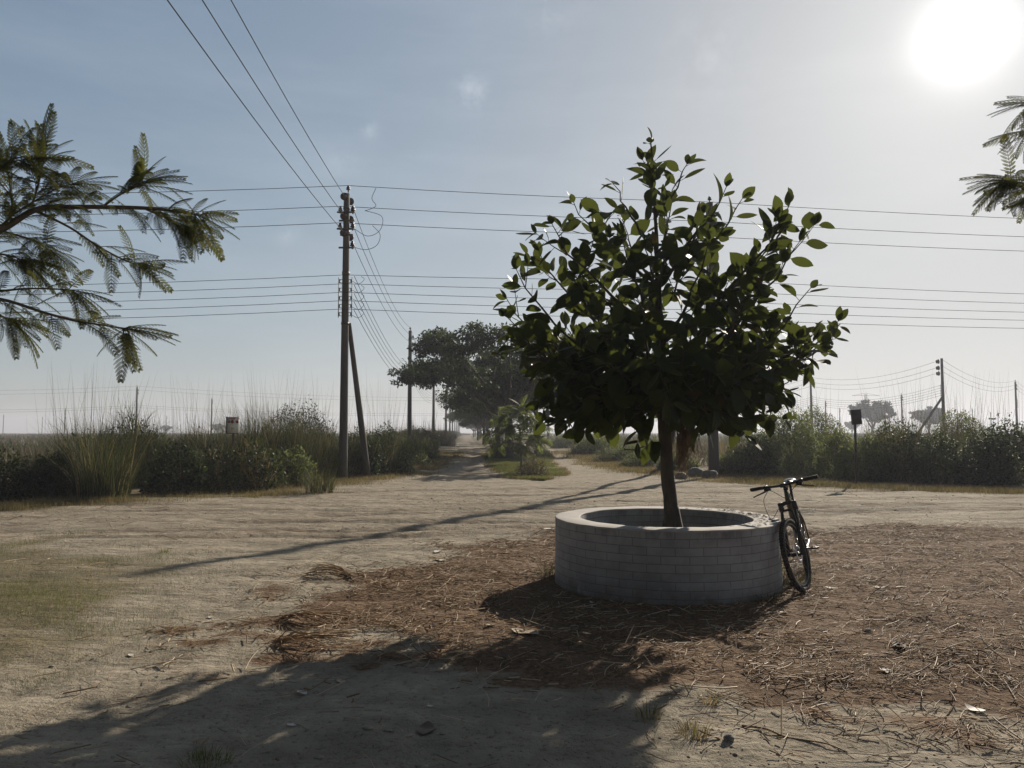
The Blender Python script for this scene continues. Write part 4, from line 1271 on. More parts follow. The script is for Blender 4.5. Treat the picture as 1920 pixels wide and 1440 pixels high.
def vegetation():
    gl, gr = 'bushes at the left of the crossing', 'bushes at the right of the crossing'
    # (centre px, base py, width px, top py, kind, label)
    left = [
        (-40, 948, 170, 862, 'leafy', 'low dark green bush cut by the left edge of the photo'),
        (52, 945, 120, 858, 'leafy', 'low dark bush second from the left edge, below the mauve field'),
        (135, 940, 130, 800, 'grassy', 'dark grassy mound with a leafy top below the tall reeds at left'),
        (205, 925, 130, 764, 'grassy', 'rounded dark grass mound right behind the left fountain of grass'),
        (300, 938, 110, 842, 'leafy', 'dark bush between the left grass mound and the white sign'),
        (375, 932, 110, 832, 'mixed', 'bush with pale flower heads left of the white sign'),
        (452, 930, 95, 818, 'mixed', 'olive bush directly under the white sign'),
        (530, 922, 90, 838, 'light', 'sunlit yellowish grassy bush right of the white sign'),
        (585, 912, 80, 858, 'grassy', 'small grass tuft bush near the foot of the corner pole'),
        (545, 892, 160, 768, 'leafy', 'dark thicket behind the bushes between the white sign and the corner pole'),
        (668, 897, 90, 822, 'leafy', 'dark bush round the foot of the corner pole'),
        (712, 893, 80, 812, 'leafy', 'green leafy shrub first right of the corner pole'),
        (752, 876, 80, 812, 'light', 'bright green shrub beside the left track, below the second pole'),
        (790, 862, 60, 818, 'light', 'pale green shrub at the track edge right of the second pole'),
        (345, 905, 170, 806, 'grassy', 'broad low grassy mass behind the bushes left of the white sign'),
        (90, 918, 150, 862, 'grassy', 'low grassy mass behind the dark bush at far left'),
    ]
    right = [
        (1432, 906, 90, 822, 'leafy', 'dark bush behind and left of the bicycle handlebar'),
        (1505, 906, 130, 776, 'creeper', 'creeper-covered mound above the bicycle'),
        (1590, 911, 90, 812, 'creeper', 'creeper-covered mound round the post of the dark sign board'),
        (1652, 917, 90, 824, 'creeper', 'pale green rounded creeper mound just right of the dark sign board'),
        (1552, 893, 100, 780, 'creeper', 'broad creeper mound behind the dark sign board'),
        (1730, 918, 110, 786, 'mixed', 'bush full of dry stems below the braced pole'),
        (1800, 923, 90, 826, 'leafy', 'dark bush right of the dry stems, below the braced pole'),
        (1880, 924, 90, 812, 'leafy', 'dark bush second from the right edge of the photo'),
        (1965, 925, 130, 800, 'leafy', 'dark bush cut by the right edge of the photo'),
        (1835, 900, 120, 784, 'creeper', 'green creeper mass along the top of the dark right-hand bushes'),
        (1690, 896, 100, 790, 'light', 'pale grassy bush behind the dry stems at right'),
        (1392, 893, 70, 845, 'light', 'small pale bush just right of the pole behind the planted tree'),
        (1280, 886, 70, 852, 'light', 'low pale shrub behind the hanging roots of the planted tree'),
        (1225, 878, 80, 850, 'light', 'low grassy shrub left of the planted trunk, by the right-hand track'),
        (1165, 866, 80, 838, 'light', 'grey-green shrub along the right-hand track, second from the trunk'),
        (1100, 853, 60, 828, 'mixed', 'small grey-green shrub far up the right-hand track'),
    ]
    for i, (px, py, wpx, top, kind, lab) in enumerate(left + right):
        if px < 640: py -= 8
        if px > 1400: py -= 13
        b = base_of(px, py); d = b[1]; u = (i * 0.618) % 1
        rx = wpx * d / F * (.5 + .1 * u); h = hgt(top, d + rx * .5) * (1.04 if kind in ('leafy', 'creeper') else .88)
        ry = max(rx * (.65 + .3 * u), .7); b = b + np.array([0, ry * .95 + .5 * u, 0])
        q = max(.5, min(1.6, rx * h / 1.9))
        kw = dict(leafy=dict(n=int(8500 * q), blades=260, leaf=(.05, .12), bl=(.2, .5), lump=.42), grassy=dict(n=int(1800 * q), blades=int(5200 * q), bl=(.4, .95), upb=.3, lump=.35), mixed=dict(n=int(4800 * q), blades=int(1500 * q), gm='verge_grass', bl=(.25, .6), lump=.45),
                  light=dict(n=int(4200 * q), blades=int(2300 * q), lm='bush_light', bl=(.25, .6), lump=.4), creeper=dict(n=int(13000 * q), blades=260, lm='bush_light', leaf=(.045, .095), lump=.34, bl=(.2, .45)))[kind]
        bush('grassy_bush' if kind in ('grassy',) else 'leafy_bush', b, rx, ry, h, lab, 'bush', group=gl if i < len(left) else gr, seed=i * 7 + 1, **kw)
    # tall grasses with bare stalks standing up against the sky
    rl = [
        (192, 938, .55, 'fountain of pale grass blades at the front of the left mound', 300, (.8, 1.6), 0, 'grass_blade'),
        (165, 880, .9, 'tall reed clump rising from the leafy top of the left mound', 240, (1.0, 1.9), 34, 'grass_blade'),
        (215, 872, .8, 'reed clump with leaning stalks right of the highest left mound reeds', 200, (1.0, 1.9), 26, 'grass_blade'),
        (345, 868, .9, 'thin bare reeds standing left of the white sign, below the far pole', 160, (1.0, 1.7), 30, 'dry_reed'),
        (392, 866, .9, 'tallest bare reeds directly left of the white sign', 160, (1.0, 1.7), 32, 'dry_reed'),
        (470, 872, .9, 'dark dense reed clump just right of the white sign', 420, (1.2, 2.2), 24, 'grass_blade'),
        (515, 872, 1.0, 'tall bushy reed clump midway from the white sign to the corner pole', 520, (1.3, 2.4), 40, 'grass_blade'),
        (565, 872, .9, 'dark reed clump left of the corner pole', 420, (1.1, 2.0), 28, 'grass_blade'),
        (620, 872, .9, 'low dark reeds touching the left side of the corner pole', 320, (1.0, 1.8), 16, 'grass_blade'),
        (700, 868, .8, 'dark reeds between the corner pole strut and the tall thin stalks', 320, (.9, 1.7), 16, 'grass_blade'),
        (722, 880, .5, 'very thin tall stalks at the track edge right of the strut', 90, (.9, 1.6), 34, 'dry_reed'),
        (790, 845, 1.2, 'dry reed bank between the second and third poles', 420, (1.1, 2.0), 40, 'dry_reed'),
        (828, 836, 1.6, 'brown reed bank at the foot of the third pole', 420, (1.3, 2.3), 40, 'dry_reed'),
        (600, 922, .35, 'small grass tuft at the verge left of the corner pole', 200, (.4, .8), 0, 'grass_blade'),
        (80, 905, .8, 'low reeds in front of the mauve field at far left', 220, (.8, 1.4), 6, 'dry_reed'),
        (1480, 862, .9, 'faint tall reeds above the mound left of the dark sign board', 140, (.9, 1.5), 26, 'dry_reed'),
        (1545, 858, .9, 'tall reeds just left of the dark sign board', 140, (.9, 1.5), 18, 'dry_reed'),
        (1690, 872, 1.0, 'dense reeds with brown tops left of the braced pole', 320, (1.1, 2.1), 34, 'grass_blade'),
        (1735, 872, .9, 'reeds at the foot of the slanting brace, right bushes', 240, (1.0, 1.9), 24, 'grass_blade'),
        (1800, 874, .6, 'spreading dark leaning reeds right of the braced pole', 200, (1.2, 2.4), 30, 'grass_blade'),
        (1850, 868, .9, 'faint leaning reeds between the braced pole and the right edge', 160, (1.0, 2.0), 24, 'dry_reed'),
        (1905, 872, .9, 'leaning reeds at the right edge of the photo', 160, (1.0, 2.0), 20, 'dry_reed'),
        (1250, 868, .8, 'dry grass clump behind the planted trunk', 300, (.7, 1.3), 5, 'verge_grass'),
        (1360, 872, .7, 'dry tall grass right of the pole behind the planted tree', 340, (.8, 1.6), 10, 'verge_grass'),
        (1400, 868, .7, 'yellowish grass behind the small pale bush right of the tree', 300, (.8, 1.6), 8, 'verge_grass'),
    ]
    for i, (px, py, r, lab, n, L, st, gm) in enumerate(rl):
        if py < 890 and (px < 710 or px > 1450): py += 24
        if gm == 'grass_blade' and n > 200: n, L = int(n * 2.2), (L[0] * 1.1, L[1] * 1.25)
        reed_clump(base_of(px, py), r, lab, n, L, int(st * 1.3), (2.0, 3.9), group='tall grasses by the crossing', seed=i * 3, gm=gm, w=.014 if base_of(px, py)[1] < 45 else .024)
    # growth continuing along both tracks into the distance
    kinds = [bush('leafy_bush', (-9.4, 75, 0), 2.2, 2.0, 1.9, 'pale shrub at the left track edge between the second and third poles', 'bush', n=3800, blades=900, leaf=(.11, .22), group='bushes along the left track', seed=301, bw=.03),
             bush('leafy_bush', (5.9, 52, 0), 1.7, 1.5, 1.2, 'grey-green shrub far behind the planted trunk on the right track', 'bush', n=3000, blades=1300, lm='bush_light', leaf=(.09, .18), group='bushes along the right track', seed=302, bw=.028),
             reed_clump((-9.6, 88, 0), 1.7, 'brown reed clump near the third pole of the left track', 300, (1.2, 2.3), 30, group='reeds along the left track', seed=303, gm='dry_reed', w=.035)]
    nth = 'first second third fourth fifth sixth seventh eighth ninth tenth eleventh twelfth thirteenth fourteenth fifteenth sixteenth seventeenth eighteenth nineteenth twentieth'.split()
    for i, y in enumerate(np.geomspace(66, 330, 20)):
        xl = np.interp(y, eLy, eLx)
        dup(kinds[(0, 2, 0)[i % 3]], (xl - 2.8 - 1.5 * (i % 3), y, 0), i * 1.3, .8 + .35 * ((i * 37) % 10) / 10, ('brown hazy reed clump, %s plant along the pole-lined track beyond its second pole' if i % 3 == 1 else 'hazy green shrub, %s plant along the pole-lined track beyond its second pole') % nth[i], 'growth along the left track')
    for i, y in enumerate(np.geomspace(40, 240, 18)):
        xr = np.interp(y, eRy, eRx)
        dup(kinds[1], (xr + 1.8 + 1.6 * (i % 3), y, 0), i * 1.9, .7 + .4 * ((i * 53) % 10) / 10, 'low hazy grey-green shrub, %s along the outer side of the right-hand track' % nth[i], 'growth along the right track')
    for i, (x, y, s) in enumerate(((-.9, 43, .5), (2.0, 47, .5), (-.6, 49, .7), (1.4, 53, .9), (.2, 60, .8), (-.8, 68, .8), (-1.4, 80, .8), (-2.4, 100, .9))):
        dup(kinds[0], (x, y, 0), i * 1.1, s * .5, '%s undergrowth shrub among the avenue trunks, counted from the sapling' % nth[i], 'undergrowth of the middle strip')
    b = G(999, 893)
    bush('dry_shrub', b + [0, .3, 0], .55, .5, .62, 'small brown dry shrub beside the sapling on the middle strip', 'shrub', n=900, blades=420, lm='field_grass', gm='dry_reed', leaf=(.04, .08), bl=(.2, .45), seed=77)
    # fields beyond: rough grass nobody could count
    k = 5200
    y = 30 * (500 / 30) ** RNG.uniform(0, 1, k); x = RNG.uniform(-.85, .85, k) * y
    l, g, far, veg, med = cover(x, y)
    keep = (veg > 4.5)
    x, y = x[keep], y[keep]
    dn = vnoise(x * .05, y * .05, 61)
    m = MB(); per = 9
    for sel, mm, name, lab in ((dn > .45, 'field_grass', 'field_grass', 'rough mauve-brown grass of the fields fading into the haze'), (dn <= .45, 'bush_leaf', 'field_scrub', 'low dark scrub scattered over the far fields')):
        xs, ys = x[sel], y[sel]
        n = len(xs) * per
        bx = np.repeat(xs, per) + RNG.normal(0, 1, n) * (.5 + np.repeat(ys, per) * .008); by = np.repeat(ys, per) + RNG.normal(0, .8, n)
        m = MB()
        hh = RNG.uniform(.5, 1.25, n) * (1 if name == 'field_grass' else .9)
        ribbons(m, np.stack([bx, by, 0 * bx - .02], -1), RNG.uniform(0, 6.28, n), np.abs(RNG.normal(.1, .25, n)), hh, .02 + np.repeat(ys, per) * .0016, RNG.uniform(.2, 1.6, n), 3)
        tag(m.build(name, M[mm]), lab, 'field', kind='stuff')


vegetation()


def verge():
    # short grass: strips in front of the bushes, the middle strip, the patch at left
    n = 260000
    y = 3.5 * (75 / 3.5) ** RNG.uniform(0, 1, n); x = RNG.uniform(-.75, .75, n) * y
    n2 = 900000
    y2 = 13 * (60 / 13) ** RNG.uniform(0, 1, n2); L_ = RNG.uniform(0, 1, n2) < .5
    x2 = np.where(L_, np.interp(y2, eLy, eLx) + RNG.uniform(-1.6, 1.9, n2), np.interp(y2, eRy, eRx) - RNG.uniform(-1.6, 1.9, n2))
    k3 = RNG.uniform(0, 1, n2) < .3; y2 = np.where(k3, RNG.uniform(25, 55, n2), y2)
    x2 = np.where(k3, np.interp(y2, mLy, mLx) + RNG.uniform(-.1, 1.1, n2) * (np.interp(y2, mRy, mRx) - np.interp(y2, mLy, mLx)), x2)
    x, y = np.concatenate([x, x2, RNG.uniform(-9, -2.6, 150000)]), np.concatenate([y, y2, RNG.uniform(4.5, 12.2, 150000)])
    n = len(x)
    l, g, far, veg, med = cover(x, y)
    patch = polydist(GRS, x, y) > -1.2
    p = g * (fbm(x * 1.7, y * 1.7, 21) * 1.5 - .15) * (.12 + .88 * sstep(.38, .6, fbm(x * .7, y * .7, 23)))
    keep = (RNG.uniform(0, 1, n) < p) & (veg < 3.0)
    x, y, patch, med = x[keep], y[keep], patch[keep], med[keep]
    z = height(x, y)
    k = len(x)
    # a few thin tufts out on the bare earth
    for sel, mat, name, lab, hh in ((patch, 'green_grass', 'short_grass', 'thin short green grass patch at the left of the bare earth', (.03, .1)), (~patch & (med < 0), 'verge_grass', 'verge_grass', 'yellowish short grass along the verges in front of the bushes', (.05, .2)), (~patch & (med >= 0), 'green_grass', 'strip_grass', 'green short grass on the strip between the two tracks', (.05, .16))):
        m = MB(); q = int(sel.sum())
        s = np.clip(y[sel] / 20, .4, 2.5)
        ribbons(m, np.stack([x[sel], y[sel], z[sel] - .005], -1), RNG.uniform(0, 6.28, q), np.abs(RNG.normal(.3, .35, q)), RNG.uniform(*hh, q), (.006 if mat != 'green_grass' or name == 'strip_grass' else .004) * s, RNG.uniform(.2, 1.5, q), 2)
        tag(m.build(name, M[mat]), lab, 'grass', kind='stuff')


verge()


# ------------------------------------------------------------------ straw and litter on the ground
def litter():
    n = 62000
    x = RNG.uniform(-3.2, 10, n); y = 3.0 + 10.2 * RNG.uniform(0, 1, n) ** 1.3
    l, g, far, veg, med = cover(x, y)
    p = l * (.25 + 1.1 * sstep(.35, .65, fbm(x * 1.6, y * 2.4, 33)))
    r = np.hypot(x - PC[0], y - PC[1])
    keep = (RNG.uniform(0, 1, n) < p) & (r > 1.22)
    # a thin sprinkle over the open dirt as well
    k2 = 15000
    y2 = 2.9 * (27 / 2.9) ** RNG.uniform(0, 1, k2); x2 = RNG.uniform(-.72, .72, k2) * y2
    l2 = cover(x2, y2)[0]
    kp = (np.hypot(x2 - PC[0], y2 - PC[1]) > 1.22) & (RNG.uniform(0, 1, k2) < .06 + .5 * sstep(-.8, .3, polydist(LIT, x2, y2)) + .55 * sstep(10, 13, y2) * (vnoise(x2 * .4, y2 * 1.6, 91) > .55))
    x = np.concatenate([x[keep], x2[kp]]); y = np.concatenate([y[keep], y2[kp]])
    n = len(x); z = height(x, y)
    L = RNG.lognormal(-2.45, .6, n).clip(.03, .42); az = RNG.normal(.5, 1.1, n)
    tilt = RNG.normal(.03, .14, n)
    d = np.stack([np.cos(az) * np.cos(tilt), np.sin(az) * np.cos(tilt), np.sin(tilt)], -1)
    bend = RNG.normal(0, .05, n)
    w = RNG.uniform(.0013, .0033, n) * RNG.choice([1, 1, 1, 1.8], n)
    side = np.stack([-np.sin(az), np.cos(az), 0 * az], -1); up = np.array([0, 0, 1.0])
    c = np.stack([x, y, z + .006 + np.abs(np.sin(tilt)) * L * .5 + RNG.uniform(0, .018, n) * (l[0] if False else 1)], -1)
    t = np.linspace(-.5, .5, 4)
    ctr = c[:, None] + d[:, None] * (L[:, None] * t[None])[..., None] + side[:, None] * ((bend * L)[:, None] * (4 * t ** 2 - .5)[None])[..., None]
    prof = [(-1, -.3), (1, -.3), (0, .9)]
    v = np.stack([ctr + side[:, None] * (w[:, None, None] * a) + up * (w[:, None, None] * b) for a, b in prof], 2).reshape(n, -1, 3)
    f0 = np.array([[i * 3 + a, i * 3 + (a + 1) % 3, i * 3 + 3 + (a + 1) % 3, i * 3 + 3 + a] for i in range(3) for a in range(3)])
    m = MB(); m.v.append(v.reshape(-1, 3)); m.f.append((f0[None] + (np.arange(n) * 12)[:, None, None]).reshape(-1, 4)); m.n = n * 12
    tag(m.build('straw_litter', M['straw']), 'dry brown straw and stalk litter strewn round the planter', 'straw', kind='stuff')
    # crumbs of earth over the open dirt
    k = 26000
    y = 2.9 * (25 / 2.9) ** RNG.uniform(0, 1, k); x = RNG.uniform(-.75, .75, k) * y
    cl = vnoise(x * 1.3, y * 1.3, 71) * vnoise(x * .4, y * .4, 72)
    kp = (cl > .22) & (np.hypot(x - PC[0], y - PC[1]) > 1.25)
    x, y = x[kp], y[kp]; k = len(x)
    ico = np.array([[0, 0, .8], [1, 0, .1], [.2, .9, .15], [-.8, .5, .1], [-.7, -.7, .15], [.3, -.95, .1], [0, 0, -.5]])
    fi = np.array([[0, 1, 2], [0, 2, 3], [0, 3, 4], [0, 4, 5], [0, 5, 1], [6, 2, 1], [6, 3, 2], [6, 4, 3], [6, 5, 4], [6, 1, 5]])
    a = RNG.uniform(0, 6.28, k); ca, sa = np.cos(a), np.sin(a); o = 0 * a
    R = np.stack([np.stack([ca, -sa, o], -1), np.stack([sa, ca, o], -1), np.stack([o, o, o + .6], -1)], 1)
    s = RNG.lognormal(-5.45, .55, k).clip(.002, .016) * np.clip(y / 9, 1, 2)
    m = MB(); m.scatter(ico, fi, R, np.stack([x, y, height(x, y)], -1), np.stack([s, s * RNG.uniform(.6, 1, k), s], -1))
    tag(m.build('soil_crumbs', M['clod']), 'small crumbs of dry soil scattered over the bare earth', 'soil crumbs', kind='stuff')


litter()


def lump(name, px, py, size, mat, label, cat, seed, group=None, flat=.6):
    b = G(px, py); b[2] = gz(b[0], b[1])
    rs = np.random.default_rng(seed)
    th = np.linspace(0, math.pi, 9); m = MB()
    prof = np.stack([np.sin(th), -np.cos(th)], -1); prof[0, 0] = prof[-1, 0] = .02
    m.lathe(prof, 14)
    v = m.v[0]; d = nrmz(v)
    s = 1 + .5 * (fbm(d[:, 0] * 1.6 + seed, d[:, 1] * 1.6 + d[:, 2] * 1.9, seed, 3) - .5) + .18 * (vnoise(d[:, 0] * 5 + d[:, 2] * 3, d[:, 1] * 5, seed) - .5)
    m.v[0] = v * s[:, None] * np.array([1, .8, flat]) * size + b + [0, 0, size * flat * .55]
    return tag(m.build(name, mat, base=b, smooth=True), label, cat, group)


def flat_leaf(px, py, L, mat, label, seed, curl=.5, cat='fallen leaf', w=.55):
    b = G(px, py); b[2] = gz(b[0], b[1]) + .006
    rs = random.Random(seed)
    v, f = leaf_template(8, w, .2 * rs.uniform(.3, 1.4), 0)
    L *= .82
    v = v * L; v[:, 1] -= L / 2
    v[:, 2] += curl * L * (v[:, 1] / L) ** 2 + .02 * np.sin(v[:, 1] / L * 9 + seed) * L
    a = rs.uniform(0, 6.28); c, s = math.cos(a), math.sin(a)
    v = v @ np.array([[c, -s, 0], [s, c, 0], [0, 0, 1]]).T
    m = MB(); m.add(v + b, f)
    m.add(v + b - [0, 0, .0015], f[:, ::-1])
    return tag(m.build('fallen_leaf', mat, base=b, smooth=True), label, cat, 'fallen leaves on the earth')


def ground_things():
    for i, (px, py, s, lab) in enumerate(((1305, 893, .32, 'dark rock at the foot of the pole behind the tree, left one'), (1331, 896, .30, 'grey rock just below the pole behind the planted tree'), (1277, 897, .22, 'small dark rock seen right of the planted trunk'))):
        lump('rock', px, py, s, M['stone'], lab, 'rock', i + 3, 'rocks by the pole behind the tree')
    for i, (px, py, s, lab) in enumerate(((1367, 1388, .035, 'round grey stone with its shadow on the sandy earth at bottom right'), (1627, 1187, .045, 'dark stone in the straw right of the bicycle'), (727, 1366, .035, 'dark flat clod in the shade at bottom centre left'), (98, 1244, .03, 'dark clod on sandy earth at far left'), (166, 1222, .035, 'dark clod right of the far-left clod, near the grass patch'), (598, 1418, .04, 'dark clod in the shadow at the bottom edge'), (690, 1364, .045, 'largest dark clod in the shaded earth'), (240, 1188, .022, 'small clod amid crumbs on the sunlit sand at left'), (306, 1180, .022, 'small dark clod in the sunlit sand right of centre of the left area'), (830, 1372, .03, 'clod just right of the curled brown leaf'), (790, 1428, .05, 'flat clod at the bottom edge below the curled brown leaf'))):
        lump('stone' if i < 2 else 'clod', px, py, s * (.85 if i < 2 else .62), M['stone'] if i < 2 else M['clod'], lab, 'stone' if i < 2 else 'clod', i + 40, 'stones and clods on the earth', .55 if i < 2 else .3)
    lv = ((821, 1036, .2, 'pale', 'bleached leaf on the straw left of the planter, farther of two', .1), (826, 1049, .2, 'pale', 'bleached leaf on the straw left of the planter, nearer of two', .15), (985, 1198, .3, 'dead', 'large tan leaf in the shadow below the planter', .15), (920, 1182, .1, 'dead', 'small tan leaf at the lower left edge of the planter shadow', .2), (566, 1295, .11, 'pale', 'white torn leaf on the shaded earth at lower left', .1), (547, 1357, .07, 'pale', 'small white scrap-like leaf in the shade below the torn one', .2), (806, 1323, .05, 'pale', 'tiny white leaf in the shade at bottom centre', .2), (1110, 1133, .08, 'pale', 'white crumpled leaf in the dark shadow of the planter', .8), (1100, 1157, .09, 'dead', 'dim leaf below the white crumpled one in the planter shadow', .2),
          (1686, 1217, .2, 'brown', 'curled dark leaf with a pale rim on the straw at right', .6), (1664, 1262, .16, 'pale', 'pale curled leaf in the straw at lower right', .5), (1830, 1328, .15, 'pale', 'whitish leaf on bare earth near the right edge', .6), (1556, 1107, .18, 'dead', 'tan leaf on the straw just right of the front wheel', .12), (1650, 1106, .16, 'dead', 'tan leaf on the straw further right of the front wheel', .12), (1345, 1176, .16, 'dead', 'tan leaf at the lower right edge of the planter shadow', .2), (1465, 1153, .16, 'dead', 'tan leaf in the straw below the front wheel', .15), (798, 1363, .2, 'brown', 'curled brown leaf on the shaded earth at bottom centre', .3), (395, 1152, .07, 'pale', 'small white leaf on the sunlit sand, left centre', .4), (425, 1173, .06, 'pale', 'smaller white leaf on the sunlit sand below the first', .4), (1030, 992, .28, 'pale', 'white leaf beside the left of the planter rim', .2), (245, 1227, .08, 'pale', 'pale stalk-like leaf on sunlit sand, lower left', .1), (640, 1274, .12, 'dead', 'dim leaf on the shaded earth right of the white torn leaf', .1))
    for i, (px, py, L, k, lab, c) in enumerate(lv):
        flat_leaf(px, py, L, M[k + '_leaf'], lab, i * 5 + 2, c)
    # long dry stalks lying about
    st = ((1395, 1358, 1590, 1405, .006, 'long brown dry stalk on the sandy earth at bottom right'), (1502, 1300, 1516, 1372, .0045, 'pale upright-lying stalk at lower right'), (145, 1068, 200, 1055, .006, 'pale stalk at the right end of the grass patch'), (1180, 1220, 1290, 1150, .004, 'thin stalk lying across the edge of the planter shadow'), (1095, 1310, 1200, 1220, .004, 'thin straight stalk in the shade left of the lower straw'), (945, 1255, 1010, 1225, .004, 'short stalk in the shade below the planter'), (640, 1075, 665, 1090, .012, 'stub of a dry branch at the left end of the straw'), (1205, 1338, 1228, 1400, .003, 'thin bent stalk on the sand at bottom right of the shadow'), (1640, 1130, 1560, 1200, .003, 'thin pale straw stem right of the bicycle'), (1900, 1040, 1800, 1075, .004, 'pale stem on the earth at the right edge'), (1580, 1022, 1600, 1010, .004, 'short pale stem on the earth behind the pedal'))
    for i, (x0, y0, x1, y1, r, lab) in enumerate(st):
        a, b = G(x0, y0), G(x1, y1)
        pts = [a + (b - a) * t for t in np.linspace(0, 1, 6)]
        for k, p in enumerate(pts): p[2] = gz(p[0], p[1]) + r + .008 * math.sin(k * 2 + i); p[:2] += RNG.normal(0, .012, 2)
        m = MB(); m.tube(smooth_path(pts, 4), np.linspace(r, r * .6, 21), 5)
        tag(m.build('dry_stalk', M['straw'] if r < .007 else M['stem'], base=a), lab, 'stalk', 'dry stalks on the earth')
    # brush of dry twigs at the left end of the straw
    for j, (px, py, lab, k) in enumerate(((655, 1083, 'dry palm-like brush lying at the left end of the straw', 26), (535, 1158, 'bundle of thin dry twigs on sand left of the straw', 20), (520, 1205, 'broom-like dry stems at the lower left tip of the straw', 26))):
        b = G(px, py); b[2] = gz(b[0], b[1])
        m = MB()
        for i in range(k):
            a = random.gauss((2.6, -.5, .2)[j], .35); L = random.uniform(.2, .6); e = b + np.array([math.cos(a) * L, math.sin(a) * L, random.uniform(.01, .1)])
            m.tube(smooth_path([b + RNG.normal(0, .03, 3) * [1, 1, .2] + [0, 0, .015], b + (e - b) * .5 + [0, 0, random.uniform(.02, .08)], e], 3), random.uniform(.002, .0045), 4)
        tag(m.build('dry_brush', M['straw'], base=b), lab, 'dry twigs', 'dry brush on the earth')
    # tufts
    tf = ((1300, 1372, .09, 'yellow-green grass tuft on the sand at bottom right', 'verge_grass', 130, .065), (1215, 1345, .07, 'small dry tuft left of the yellow-green tuft', 'verge_grass', 70, .08), (1330, 1318, .06, 'tiny dry tuft above the yellow-green tuft', 'verge_grass', 60, .07), (385, 1428, .12, 'low green weed patch at the bottom edge in the shade', 'green_grass', 170, .06), (1035, 1082, .10, 'weeds at the left foot of the planter', 'grass_blade', 90, .22), (1440, 1098, .16, 'weeds at the right foot of the planter beside the wheel', 'grass_blade', 130, .26), (1462, 1083, .1, 'taller weeds between the planter and the bicycle wheel', 'grass_blade', 80, .3), (1380, 1118, .12, 'low weeds under the shaded right side of the planter', 'grass_blade', 90, .12), (310, 1037, .08, 'small grass tuft beside the tyre print, left area', 'green_grass', 60, .08))
    for i, (px, py, r, lab, mat, n, L) in enumerate(tf):
        b = G(px, py); b[2] = gz(b[0], b[1])
        if np.hypot(b[0] - PC[0], b[1] - PC[1]) < 1.22 + r * .4:
            dd = b - PC; b[:2] = PC[:2] + dd[:2] / np.hypot(dd[0], dd[1]) * (1.22 + r * .4)
        a = RNG.uniform(0, 6.28, n); q = np.sqrt(RNG.uniform(0, 1, n)) * r
        bb = b + np.stack([q * np.cos(a), q * np.sin(a), 0 * a], -1)
        m = MB(); ribbons(m, bb, a, np.abs(RNG.normal(.35, .3, n)), RNG.uniform(.5, 1.2, n) * L, np.full(n, .004), RNG.uniform(.3, 1.4, n), 3)
        tag(m.build('grass_tuft' if i < 4 or i == 8 else 'weed_clump', M[mat], base=b), lab, 'weed' if 4 <= i < 8 else 'grass tuft', 'small tufts on the earth')


ground_things()


# ------------------------------------------------------------------ the two sign boards
def signs():
    b = G(437, 920); b = np.array([P(437, 800, 21.0)[0], 21.0, 0])
    t = thing('sign_board', b, 'small square white sign with rust streaks standing in the left bushes', 'sign')
    zc = P(437, 797, 21.0)[2]
    m = MB(); m.box(b + [0, .03, zc / 2], (.05, .05, zc)); m.build('post', M['stem'], t)
    mt, nt, bs, o = newmat('rusty_white_board')
    tc = nt.nodes.new('ShaderNodeTexCoord'); sp = nt.nodes.new('ShaderNodeSeparateXYZ'); nt.links.new(tc.outputs['Object'], sp.inputs[0])
    z = nt.nodes.new('ShaderNodeMapRange'); z.inputs['From Min'].default_value = zc; z.inputs['From Max'].default_value = zc + .22
    nt.links.new(sp.outputs['Z'], z.inputs['Value'])
    n1 = noise_node(nt, 14, 4, .65)
    rust = mth(nt, 'MULTIPLY', z.outputs[0], ramp(nt, n1.outputs['Fac'], [(.4, 0.0), (.55, 1.0)]).outputs[0])
    n2 = noise_node(nt, 22, 3, .5)
    c = mixrgb(nt, ramp(nt, n2.outputs['Fac'], [(.6, 0.0), (.68, .7)]).outputs[0], (.8, .82, .76), (.3, .32, .28))
    c = mixrgb(nt, rust, c, (.5, .17, .07))
    nt.links.new(c, bs.inputs['Base Color']); bs.inputs['Roughness'].default_value = .6
    m = MB(); m.box([b[0], b[1], zc], (.32, .03, .44)); m.build('board', mt, t)
    m = MB(); m.box([b[0] - .172, b[1], zc], (.022, .05, .45)); m.box([b[0], b[1], zc - .231], (.32, .04, .018)); m.build('edge_frame', M['sign_dark'], t)
    # three dark red faded patches, as on the weathered board
    red = simple('faded_red_mark', (.22, .04, .04), (.32, .09, .07), .7, scale=30)
    m = MB()
    for x, zz, w in ((-.11, .09, .035), (-.02, .09, .045), (.115, .085, .04)):
        m.lathe([(.001, .0), (w, 0), (w * .9, .004), (.001, .004)], 10, [b[0] + x, b[1] - .016, zc + zz], np.array([[1, 0, 0], [0, 0, -1], [0, 1, 0]]))
    m.build('painted_mark', red, t)
    yf = G(448, 925)
    b2 = np.array([P(1606, 800, 23.0)[0], 23.0, 0]); zc = P(1606, 782, 23.0)[2]
    t = thing('sign_board', b2, 'dark upright sign board on a thin post above the right-hand creepers', 'sign')
    R = Matrix.Rotation(math.radians(-4), 3, 'Y')
    m = MB(); m.box(b2 + [-.03, .03, zc / 2 - .1], (.055, .055, zc)); m.build('post', M['stem'], t)
    m = MB(); m.box([b2[0], b2[1], zc], (.28, .03, .44), np.array(R)); m.build('board', M['sign_dark'], t)
    m = MB()
    for x in (-.141, .141): m.box(np.array([b2[0], b2[1], zc]) + np.array(R) @ np.array([x, 0, 0]), (.018, .045, .45), np.array(R))
    m.build('edge_frame', M['iron'], t)


signs()


